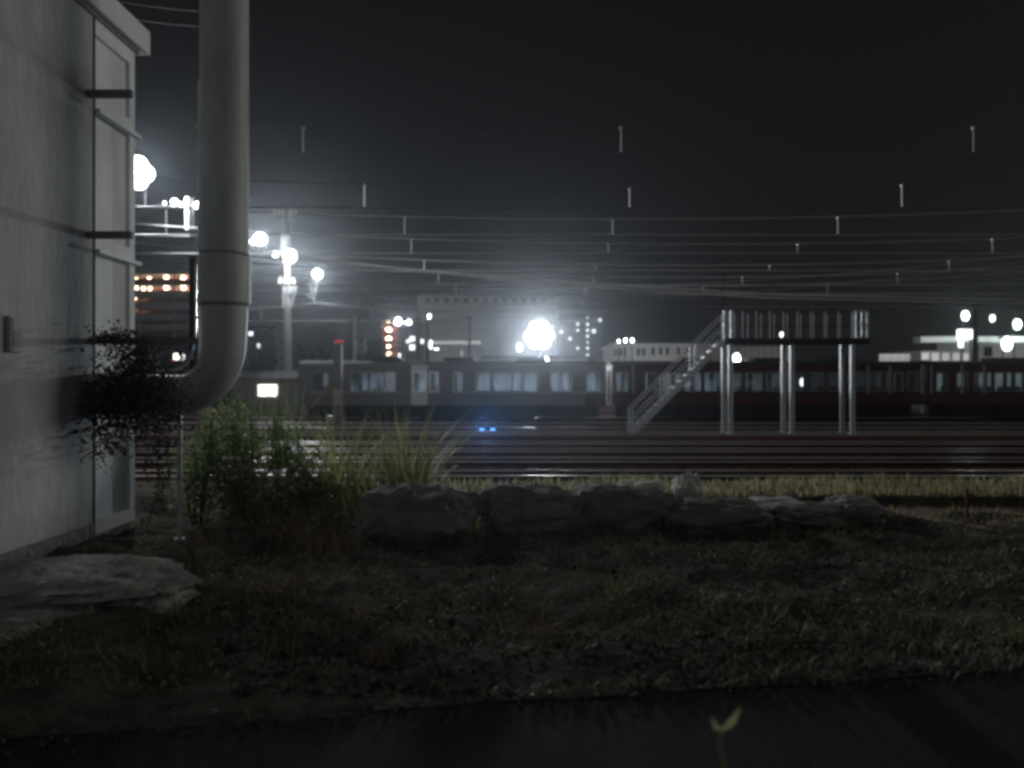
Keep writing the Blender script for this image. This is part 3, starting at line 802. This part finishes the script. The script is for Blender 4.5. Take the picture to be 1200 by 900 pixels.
for (x, ya, yb, D, lab) in ((355,150,178,12.5,'lone short hanger on a dark wire high above the tall grass'),(728,150,178,12.8,'lone short hanger on a dark wire high above the steel stair'),(1141,150,178,12.9,'lone short hanger on a dark wire high above the stake')):
    X = px(x,D); t = thing('wire_hanger', lab, 'wire hanger', (X, D, pz(yb,D)), 'hangers of the unlit wire')
    MB().tube([(X,D,pz(yb,D)),(X,D,pz(ya,D))], .012, 8).build('rod', M_galv, t)
    MB().cbox((X,D,pz(ya,D)), .05,.05,.05).build('clip', M_galv, t)
mw = MB().tube([(-14,12.6,pz(150,12.6)+.3),(0,12.7,pz(150,12.6)),(20,12.9,pz(150,12.6)+.2)], .005, 6)
tag(mw.build('unlit_wire', M_unlit), 'dark unlit wire strung highest across the sky', 'wire')
pts = [at(x, y, 29) for x, y in ((250,296),(440,312),(580,324),(700,333),(900,345),(1200,352))]
tag(MB().tube(pts, .03, 8).build('feeder_cable', M_wire), 'thick feeder cable slanting down across the overhead lines', 'cable')
pts = [at(x, y, 29.6) for x, y in ((250,290),(440,311),(580,327),(700,337),(900,349),(1200,356))]
tag(MB().tube(pts, .022, 8).build('feeder_cable', M_wire), 'thinner cable crossing the thick feeder cable', 'cable')

# ------------------------------------------------------------------ floodlights
def head(parent, c, r, name='floodlight', power=0, m=E_cold, col=(.93,.97,1), yaw=0):
    """round-faced floodlight looking at the yard"""
    c = Vector(c); f = Vector((-c.x*.8, -c.y, -(c.z-EYE)-2)).normalized()
    h = MB().tube([c - f*r*1.1, c - f*r*.7, c], [r*.45, r*.9, r*1.08], 16)
    hd = h.build(name, M_dark, parent)
    b = MB().ball(c + f*.02, r, 16, 8); lens = b.build('lens', m, hd, smooth=True)
    if power: lamp(hd, c + f*(r*1.02+.2), power, col, .2, f, 95)
    return hd
# main floodlight mast behind the train
D = 76; P = at(632, 393, D)
fm = thing('floodlight_mast', 'tallest dazzling floodlight mast right behind the silver carriage', 'floodlight', (P.x, P.y, .2), 'yard floodlights')
MB().tube([(P.x,P.y+.9,.0),(P.x,P.y+.9,P.z+.6)], [.16,.11], 12).build('pole', M_galv, fm)
MB().box(P.x-1.3, P.x+1.3, P.y+.75, P.y+.82, P.z-.06, P.z+.06).build('crossarm', M_galv, fm)
for k in range(7):
    rr, aa = (0, 0) if k == 6 else (.88, k*math.pi/3)
    head(fm, (P.x+rr*math.cos(aa), P.y, P.z+rr*math.sin(aa)), .5)
lamp(fm, (P.x, P.y-1.0, P.z-.1), 31000, (.92,.96,1), .5, (-.06,-1,-.08), 66)
# pole with crossbeams half hidden by the duct
D = 24; P = at(238, 300, D)
pm = thing('lighting_pole', 'concrete pole behind the duct carrying two crossbeams and a cluster of floodlights', 'utility pole', (P.x, D, .25), 'yard floodlights')
MB().tube([(P.x,D,-.1),(P.x,D,pz(215,D))], [.16,.11], 14).build('pole', M_conc, pm)
xb = MB()
for y, xl in ((244,150),(277,172)): a = at(xl, y, D); xb.box(a.x, P.x+.2, D-.21, D-.15, a.z-.04, a.z+.04)
a = at(197,260,D); xb.box(a.x-.02, a.x+.02, D-.145, D-.11, pz(277,D), pz(244,D))
xb.build('crossbeam', M_galv, pm)
o = MB().tube([at(222,270,D-.3), at(222,232,D-.3)], .13, 16).build('transformer', M_galv, pm); smooth_by_angle(o)
a = at(170, 205, D)
MB().tube([at(170,244,D-.2), at(170,212,D-.1)], .035, 8).build('lamp_stem', M_galv, pm)
for dx, dz in ((-.2,.06),(.2,-.06),(0,-.28),(0,.2)): head(pm, (a.x+dx, D-.4, a.z+dz), .26)
lamp(pm, (a.x+.3, D-1.0, a.z-.1), 3000, (.92,.96,1), .3, (1,-.25,-.22), 155)
for x, y, r, p in ((205,237,.11,60),(213,240,.08,0),(193,238,.05,0),(232,241,.12,60)):
    a = at(x, y, D-.3); head(pm, a, r, power=p)
# tall utility mast
D = 62.4; X = px(337, D)
um = thing('utility_mast', 'tall concrete utility mast with crossarms, transformer and bright lamps', 'utility pole', (X, D, .25), 'yard floodlights')
MB().tube([(X,D,.2),(X,D,pz(248,D))], [.34,.2], 14).build('pole', M_conc, um)
ca = MB().box(px(320,D), px(348,D), D-.3, D-.2, pz(251,D)-.06, pz(251,D)+.06); ca.box(px(326,D), px(346,D), D-.3, D-.2, pz(259,D)-.05, pz(259,D)+.05)
ca.box(px(293,D), px(337,D), D-.32, D-.22, pz(297,D)-.14, pz(297,D)+.14)
ca.build('crossarm', M_galv, um)
for x in (321,326,331,341,346): MB().tube([at(x,251,D-.25), at(x,246,D-.25)], [.07,.1], 8).build('insulator', M_white, um)
for x in (328,334,344): MB().tube([at(x,332,D-.4), at(x,325,D-.4)], [.16,.05], 8).build('insulator', M_white, um)
o = MB().tube([at(334,291,D-.55), at(334,276,D-.55)], .3, 14).build('transformer', M_galv, um); smooth_by_angle(o)
stt = MB()
for x0,y0,x1,y1 in ((333,335,332,361),(347,335,341,361),(345,330,340,345)): stt.bar(at(x0,y0,D-.3), at(x1,y1,D-.3), .14)
stt.build('strut', M_galv, um)
for x, y, r, p in ((305,280,.5,6500),(340,300,.52,6500),(323,298,.22,0),(296,283,.2,0)):
    a = at(x, y, D-1.0); head(um, a, r, power=p)
lamp(um, at(326,306,D-1.6), 420, (.95,.97,1), .15)  # added fill beside the small head to brighten mast and struts
lamp(um, at(344,318,D-1.6), 260, (.95,.97,1), .15)  # second added fill on the mast, no lamp of its own
# span wires with lamp bracket
D = 72.6
spn = thing('span_wire', 'span wire frame with a lamp bracket at its peak beside the tall utility mast', 'span wire', (px(365,D), D, 8), 'yard floodlights')
sw = MB(); sw.tube([at(x,y,D) for x,y in ((250,366),(337,359),(369,355),(440,362),(560,368),(700,374))], .07, 6)
sw.build('upper_wire', M_galv, spn)
MB().tube([at(250,376,D), at(700,376,D)], .06, 6).build('lower_wire', M_galv, spn)
for x, a_, b_ in ((306,362,376),(435,361,376),(497,365,376),(555,368,376)): MB().tube([at(x,a_,D), at(x,b_,D)], .04, 6).build('dropper', M_galv, spn)
lb = MB()
for x0,y0,x1,y1 in ((363,330,366,348),(372,328,368,348),(359,345,368,350),(368,348,368,356)): lb.bar(at(x0,y0,D), at(x1,y1,D), .13)
lb.build('lamp_bracket', M_galv, spn)
head(spn, at(372,321,D-.4), .46, power=5500)
lamp(spn, at(376,333,D-1.2), 200, (.95,.97,1), .15)  # added fill to brighten the bracket, no lamp of its own
# far lamps
D = 128; P = at(467,377,D)
fl = thing('floodlight_mast', 'far pair of floodlights on one mast above the orange stair tower', 'floodlight', (P.x+.8, D, 0), 'yard floodlights')
MB().tube([(P.x+.8,D,0),(P.x+.8,D,P.z)], [.2,.12], 10).build('pole', M_dark, fl)
MB().box(P.x-.2, P.x+2.1, D-.1, D-.02, P.z-.5, P.z-.35).build('crossarm', M_dark, fl)
head(fl, (P.x, D-.5, P.z), .62, power=5000); head(fl, (P.x+1.75, D-.5, P.z-.1), .42, power=0)
head(fl, at(475,378,D-.5), .18)
def small_lamp(x, y, D, r, label, m=E_cold, power=0, col=(.95,.98,1), cat='lamp', group='small yard lamps', base=None):
    a = at(x, y, D); zb_ = base if base is not None else .1
    t = thing('lamp_post', label, cat, (a.x, D, zb_), group)
    MB().tube([(a.x, D+r+.06, zb_), (a.x, D+r+.06, a.z+r*.6)], .05, 8).build('pole', M_dark, t)
    hd = MB().box(a.x-r*.9, a.x+r*.9, D+r*.2, D+r+.05, a.z+r*.9, a.z+r*1.25).build('hood', M_dark, t)
    MB().ball(a, r, 12, 8, (.8,.8,1.25)).build('lens', m, t, smooth=True)
    if power: lamp(t, a+Vector((0,-r-.5,-.1)), power, col, .2)
    return t
small_lamp(1131,370,84,.42,'greenish white lamp directly above the bright sign board',E_green,500,(.8,1,.9))
small_lamp(1163,373,88,.30,'small greenish white lamp midway between two brighter ones',E_green,0)
small_lamp(1192,380,84,.45,'greenish white lamp farthest past the bright sign board',E_green,500,(.8,1,.9))
small_lamp(1180,403,78,.55,'bright round lamp in front of the pale shed wall',E_cold,420)
small_lamp(863,421,72,.42,'bright low lamp seen under the steel platform deck',E_cold,260)
small_lamp(725,400,74,0.12,'first of three tiny lamps over the white windowed building',E_cold,60)
small_lamp(733,399,74,0.156,'middle of three tiny lamps over the white windowed building',E_cold,60)
small_lamp(741,399,74,0.156,'last of three tiny lamps over the white windowed building',E_cold,60)
small_lamp(916,392,60,.15,'tiny lamp showing just above the platform deck',E_coldlow,0)
small_lamp(941,448,56,.24,'tiny lamp seen through the middle platform columns',E_cold,0)
small_lamp(503,371,100,.25,'tiny lamp on the dark pole beside the grey apartment block',E_cold,0)
small_lamp(609,407,136,.42,'tiny lamp at the lower edge of the dazzling floodlight',E_cold,5000)
small_lamp(640,422,70,.24,'tiny lamp just over the silver carriage roof',E_cold,60)

# dark and light poles
for (x, yt, D, r, m, lab) in ((550,370,90,.17,M_dark,'dark pole in front of the grey apartment block'),(501,366,100.5,.2,M_dark,'dark pole at the corner of the grey apartment block'),
        (491,372,99,.24,M_dark,'thick dark pole beside the far pair of floodlights'),(1143,356,70,.28,M_dark,'thick dark pole before the bright sign board'),(848,318,66,.14,M_dark,'faint mast rising behind the top of the steel stair')):
    t = thing('pole', lab, 'pole', (px(x,D), D, .1), 'plain poles in the yard')
    MB().tube([(px(x,D),D,.0),(px(x,D),D,pz(yt,D))], [r,r*.75], 10).build('shaft', m, t)
    MB().box(px(x,D)-r*2, px(x,D)+r*2, D-r-.08, D-r, pz(yt+4,D)-.06, pz(yt+4,D)+.06).build('crossarm', m, t)
D = 56; t = thing('signal_post', 'pale slim post with a square side bracket over the silver carriage', 'signal post', (px(415,D), D, .25))
MB().tube([(px(415,D),D,.2),(px(415,D),D,pz(370,D))], .09, 10).build('shaft', M_galv, t)
bk = MB()
for (a, b) in (((416,413),(428,413)),((428,413),(428,398)),((416,403),(428,404)),((418,398),(418,413))): bk.bar(at(*a,D-.12), at(*b,D-.12), .09)
bk.build('bracket', M_galv, t)
# striped concrete post at the track side
D = 39; X = px(396, D)
t = thing('concrete_post', 'grey concrete post with a pale marker band and a red light on top', 'post', (X, D, .25))
MB().box(X-.2, X+.2, D-.15, D+.15, .2, pz(404,D)).build('shaft', M_conc, t, bevel=.02)
MB().box(X-.21, X+.21, D-.165, D-.152, pz(475,D), pz(456,D)).build('marker_band', M_white, t)
MB().box(X-.5, X-.215, D-.1, D+.1, pz(476,D), pz(450,D)).build('yellow_plate', mat('yellow_paint', (.35,.27,.06), .6), t)
MB().tube([at(393,404,D-.1), at(393,398,D-.1)], .04, 8).build('lamp_stub', M_galv, t)
MB().box(px(392,D), px(403,D), D-.12, D-.06, pz(401,D), pz(399.4,D)).build('red_light', E_red, t)
MB().box(px(383,D), px(392,D), D-.25, D+.2, .25, pz(487,D)).build('cable_box', M_galv, t, bevel=.02)
t = tag(MB().tube([at(386,452,39), at(350,494,38.8)], .02, 6).build('guy_wire', M_wire), 'slanting guy wire beside the striped concrete post', 'guy wire')
# dwarf signal with blue lenses
D = 35.6; P = at(571, 503, D)
t = thing('ground_signal', 'low ground signal with two glowing blue lenses between the tracks', 'signal', (P.x, D, .25))
MB().box(P.x-.38, P.x+.38, D, D+.16, P.z-.11, P.z+.11).build('housing', M_dark, t, bevel=.03)
MB().box(P.x-.12, P.x+.12, D+.02, D+.14, .2, P.z-.112).build('foot', M_dark, t)
for dx in (-.24, .24): MB().ball((P.x+dx, D-.02, P.z), .09, 12, 8, (1.3,.6,.6)).build('blue_lens', E_blue, t, smooth=True)
lamp(t, (P.x, D-.22, P.z+.05), 1100, (.12,.4,1), .1, (-.02,-1,-.06), 60)

# ------------------------------------------------------------------ buildings
def windows(parent, pts, D, w, h, m, depth=.12, fm=None):
    for x, y in pts:
        a = at(x, y, D)
        f = MB().box(a.x-w/2-.08, a.x+w/2+.08, D-.05, D-.003, a.z-h/2-.08, a.z+h/2+.08).build('window', fm or M_dark, parent)
        MB().box(a.x-w/2, a.x+w/2, D-.075, D-.053, a.z-h/2, a.z+h/2).build('pane', m, f)
# grey apartment block
D = 165
b = thing('apartment_block', 'long grey apartment block behind the dazzling floodlight', 'building', (px(570,D), D+7, 0))
MB().box(px(489,D), px(652,D), D, D+14, -1, pz(346,D)).build('wall', M_grey, b)
MB().box(px(488,D), px(653,D), D-.3, D+14.3, pz(346,D), pz(344,D)).build('roof', M_roof, b)
windows(b, [(501+i*11.3, 352.5) for i in range(13)], D, .9, .7, M_pane)
fl_ = MB()
for y in (364,376,388,400): fl_.box(px(489,D), px(652,D), D-.25, D-.01, pz(y,D)-.12, pz(y,D)+.12)
fl_.build('floor_band', M_conc, b)
# orange stair tower
D = 150
b = thing('stair_tower', 'orange tiled stair tower with one lamp on each floor', 'building', (px(456,D), D+4, 0))
MB().box(px(446,D), px(490,D), D+2.2, D+12, -1, pz(374,D)).build('wall', M_roof, b)
MB().box(px(447,D), px(465,D), D+1.4, D+2.19, 0, pz(378,D)).build('stair_wall', M_brown, b)
for y in (382.5, 387.5+6, 398.5+5, 412, 421):
    MB().box(px(446.5,D), px(465.5,D), D, D+1.39, pz(y,D)-.15, pz(y,D)+.9).build('landing', M_brown, b)
for y in (378, 387, 397.5, 407.5, 416):
    a = at(455.5, y, D+.4); MB().ball(a, .42, 12, 8).build('lamp', E_warm, b, smooth=True)
for x, y, r in ((467,416.5,.4),(483,397,.45),(483,407,.5),(478,400,.3),(494,400,.4),(465,401,.25)):
    a = at(x, y, D+2.1); MB().box(a.x-r, a.x+r, D+2.1, D+2.19, a.z-r, a.z+r).build('window', E_winc, b)
# apartment with lit walkways, left
D = 120
b = thing('walkway_apartment', 'brown apartment block with rows of warm walkway lamps beyond the duct', 'building', (px(190,D), D+6, 0))
MB().box(px(120,D), px(245,D), D+2, D+14, -1, pz(322,D)).build('wall', M_brown, b)
MB().box(px(120,D), px(245,D), D-.4, D+14, pz(321.9,D), pz(320,D)).build('roof', M_conc, b)
for y in (333, 347, 361, 374, 386):
    MB().box(px(120,D), px(245,D), D, D+2, pz(y,D)-.25, pz(y,D)).build('walkway', M_conc, b)
    MB().box(px(120,D), px(245,D), D+.02, D+.12, pz(y,D)+.001, pz(y,D)+.85).build('parapet', M_brown if y < 340 else M_grey, b)
for x, y in ((175,327.5),(195,327),(215,327),(160,328),(168,339),(176,339),(195,337.5),(215,337.5),(160,338),(215,345.5),(158,350),(158,362),(158,374)):
    a = at(x, y-.8, D+1.2); MB().ball(a, .30 if x > 190 else .2, 10, 6).build('lamp', E_warm, b, smooth=True)
for x in (163, 204, 230): MB().box(px(x,D)-.15, px(x,D)+.15, D+.13, D+.4, 0, pz(322,D)).build('column', M_grey, b)
# low far building behind the duct
D = 90
b = thing('low_house', 'low dark house with one bright window beneath the duct elbow gap', 'building', (px(190,D), D+4, 0))
MB().box(px(140,D), px(285,D), D, D+9, -1, pz(398,D)).build('wall', M_roof, b)
MB().box(px(138,D), px(287,D), D-.4, D+9.4, pz(398,D), pz(395,D)).build('roof', M_dark, b)
windows(b, [(207,418)], D, .6, .65, E_win); windows(b, [(215.5,419)], D, .2, .7, E_winc); windows(b, [(203,424)], D, .25, .2, E_red)
# dark house between duct and mast with two lights
D = 95
b = thing('dark_house', 'unlit dark house with two small lamps left of the tall utility mast', 'building', (px(300,D), D+4, 0))
MB().box(px(286,D), px(322,D), D, D+8, -1, pz(385,D)).build('wall', M_roof, b)
MB().box(px(285,D), px(323,D), D-.4, D+8.4, pz(385,D), pz(382,D)).build('roof', M_dark, b)
windows(b, [(294,391)], D, .5, .45, E_winc); windows(b, [(303,405)], D, .45, .6, E_winc); windows(b, [(293,419)], D, .8, .3, E_dim)
# hut with lit window
D = 53
b = thing('hut', 'small grey hut with one bright warm window behind the bushes', 'building', (px(325,D), D+2, .25))
MB().box(px(272,D), px(345,D), D, D+4, .2, pz(443,D)).build('wall', M_grey, b)
rf = MB(); x0, x1, z0, z1 = px(269,D), px(348,D), pz(443,D), pz(434,D)
rf.v = [(x0,D-.3,z0),(x1,D-.3,z0),(x1,D+4.3,z0),(x0,D+4.3,z0),(x0,D+2,z1),(x1,D+2,z1)]; rf.f = [(0,1,5,4),(2,3,4,5),(0,4,3),(1,2,5),(0,3,2,1)]
rf.build('roof', M_dark, b)
f = MB().box(px(302.5,D), px(325.5,D), D-.05, D-.003, pz(464.5,D), pz(450.2,D)).build('window', M_conc, b)
MB().box(px(303,D), px(313.6,D), D-.08, D-.053, pz(464,D), pz(451,D)).build('pane', E_win, f); MB().box(px(314.2,D), px(325,D), D-.08, D-.053, pz(464,D), pz(451,D)).build('pane', E_win, f)
MB().box(px(346,D), px(372,D), D+.6, D+3, .2, pz(430,D)).build('shed', M_grey, b)
# canopy
D = 110
b = thing('platform_canopy', 'lit platform canopy with one glaring white post below the grey apartment block', 'canopy', (px(530,D), D, 0))
MB().box(px(502,D), px(562,D), D, D+4, pz(401.5,D), pz(399.5,D)).build('roof', E_signd, b)  # roof given a weak glow of its own to look lamplit
MB().box(px(502,D), px(506,D), D-.1, D-.003, pz(409,D), pz(399,D)).build('light_post', E_coldlow, b)
for x in (520, 538, 556): MB().box(px(x,D)-.12, px(x,D)+.12, D+1.8, D+2.1, 0, pz(401.6,D)).build('column', M_grey, b)
MB().box(px(509,D), px(514,D), D-.1, D+.1, pz(410,D), pz(408,D)).build('tube_light', E_coldlow, b)
MB().box(px(500,D), px(650,D), D+4.1, D+4.6, 0, pz(415,D)).build('platform_wall', M_grey, b)
MB().box(px(536,D), px(540,D), D+4.0, D+4.09, pz(415,D), pz(409.5,D)).build('notice_board', E_signd, b)
# flat-roofed shed beneath the floodlight
D = 84
b = thing('flat_shed', 'flat-roofed dark shed under the dazzling floodlight', 'building', (px(620,D), D+4, 0))
MB().box(px(565,D), px(690,D), D, D+8, -1, pz(421,D)).build('wall', M_grey, b)
MB().box(px(563,D), px(692,D), D-.4, D+8.4, pz(421,D), pz(417,D)).build('roof', M_roof, b)
# far block with columns of stair lights
D = 180
b = thing('far_tower', 'far dark block with two upright columns of tiny stair lights', 'building', (px(682,D), D+6, 0))
MB().box(px(655,D), px(712,D), D, D+12, -1, pz(369,D)).build('wall', M_roof, b)
MB().box(px(655,D), px(712,D), D-.2, D+12.2, pz(369,D), pz(367,D)).build('parapet', M_dark, b)
for x, y, r in ((677,380,.42),(677,387,.4),(677,408,.42),(688.5,372,.3),(688.5,380,.42),(688.5,387,.4),(688.5,394,.4),(688.5,401,.3),(688.5,408,.42),(688.5,416,.42),(668,397,.5),(658,389,.5),(696,388,.6),(703,375,.5)):
    a = at(x, y, D-.2); MB().ball(a, r*.72, 8, 6).build('stair_light', E_winc, b, smooth=True)
# white building with windows, lit
D = 79
b = thing('white_building', 'long white floodlit building with dark windows behind the steel stair', 'building', (px(770,D), D+4, 0))
MB().box(px(719,D), px(830,D), D, D+9, -1, pz(405,D)).build('wall', M_white, b)
MB().box(px(717,D), px(832,D), D-.35, D+9.3, pz(405,D), pz(402.6,D)).build('roof', M_trim, b)
windows(b, [(721.5,412.5),(727,412.5),(732,412.5),(748,412.5),(754,412.5),(765,411.5),(774,411.5),(782,411.5),(795,411.5),(806,411.5)], D, .26, .75, M_pane, fm=M_trim)
b = thing('pale_shed', 'plain pale shed seen beneath the steel platform deck', 'building', (px(880,83), 87, 0))
MB().box(px(832,83), px(925,83), 83, 91, -1, pz(405,83)).build('wall', M_white, b)
MB().box(px(831,83), px(926,83), 82.7, 91.3, pz(405,83), pz(402,83)).build('roof', M_roof, b)
rb_ = MB()
for i in range(12): rb_.box(px(836+i*7.5,83)-.04, px(836+i*7.5,83)+.04, 82.93, 82.995, 0, pz(405,83))
rb_.build('cladding_rib', M_grey, b)
# right cluster
D = 86
b = thing('lit_shed', 'pale lit shed with a flat canopy behind the bright sign board', 'building', (px(1140,D), D+4, 0))
MB().box(px(1080,D), px(1260,D), D, D+9, -1, pz(411,D)).build('wall', M_white, b)
MB().box(px(1150,D), px(1260,D), D+.5, D+9, pz(410.9,D), pz(396,D)).build('upper_wall', M_white, b)
MB().box(px(1070,D), px(1260,D), D-1.6, D-.01, pz(402,D), pz(395.5,D)).build('canopy', M_white, b)
windows(b, [(1084+i*12,418) for i in range(5)], D, .8, .8, E_signd, fm=M_grey); windows(b, [(1155,412),(1160,412)], D, .25, .9, M_pane)
D = 80
b = thing('sign_board', 'glaring white sign board on a short post before the lit shed', 'sign', (px(1131,D), D, 0))
MB().box(px(1122.5,D), px(1140,D), D, D+.25, pz(397,D), pz(386,D)).build('panel', E_sign, b)
MB().box(px(1124,D), px(1129,D), D, D+.2, pz(407,D), pz(397.1,D)).build('lower_panel', E_sign, b)
MB().box(px(1137,D), px(1139,D), D+.05, D+.2, -.5, pz(397.2,D)).build('post', M_dark, b)
lamp(b, at(1131,395,D-2), 260, (1,1,1), .4)
D = 66
b = thing('lit_hoarding', 'long white lit notice hoarding over the roof of the last but one carriage', 'sign', (px(1048,D), D, 0))
pn = MB()
for i in range(4): pn.box(px(1031+i*9,D), px(1039.4+i*9,D), D, D+.1, pz(424,D), pz(415,D))
pn.build('panel', E_signd, b)
MB().box(px(1030,D), px(1067,D), D-.06, D-.003, pz(420.4,D), pz(419.6,D)).build('trim', M_galv, b)
for x in (1034, 1064): MB().box(px(x,D)-.12, px(x,D)+.12, D+.12, D+.3, -.2, pz(415,D)).build('leg', M_galv, b)
D = 54
b = thing('equipment_box', 'small pale box standing behind the gap between the maroon carriages', 'equipment box', (px(1086,D), D, .25))
MB().box(px(1080.5,D), px(1089.5,D), D, D+.5, pz(431,D), pz(421.5,D)).build('box', M_white, b, bevel=.03)
MB().box(px(1083,D), px(1087,D), D+.1, D+.4, .2, pz(431,D)).build('post', M_galv, b)
lamp(b, at(1086,424,D-1.5), 25, (1,.98,.95), .2) if False else None

# ------------------------------------------------------------------ trees beyond the yard
def tree(label, x, D, h, r, n=1600):
    X = px(x, D); t = thing('tree', label, 'tree', (X, D, 0), 'trees beyond the yard')
    tk = MB(); lf = MB()
    tk.tube([(X,D,-.2),(X+.1,D,h*.3),(X-.05,D,h*.62)], [.22,.16,.07], 10)
    cents = []
    for i in range(11):
        a = rnd.uniform(0,6.28); e = rnd.uniform(.4,.95); rr = r*(1.15-abs(e-.6))*rnd.uniform(.4,.9)
        c = Vector((X+math.cos(a)*rr, D+math.sin(a)*rr, h*e)); cents.append((c, r*rnd.uniform(.3,.5)))
        tk.tube([(X,D,h*rnd.uniform(.25,.5)), c], [.07,.02], 6)
    for i in range(n):
        c, q = rnd.choice(cents)
        leaf(lf, c+Vector((rnd.gauss(0,q*.55),rnd.gauss(0,q*.55),rnd.gauss(0,q*.45))), rnd.uniform(.18,.38))
    tk.build('trunk', M_bark, t); lf.build('crown', M_tree, t); return t
for (x, D, yt, r, lab) in ((318,78,378,2.6,'dark tree nearest the tall utility mast'),(352,80,374,2.6,'dark tree just behind the tall utility mast'),(382,84,384,2.6,'dark tree above the striped concrete post'),
        (405,86,392,2.2,'small dark tree behind the pale signal post'),(262,82,392,2.6,'dark tree hidden by the duct'),(432,95,398,2.4,'low dark tree below the orange stair tower')):
    if x == 262: continue
    tree(lab, x, D, pz(yt, D), r)
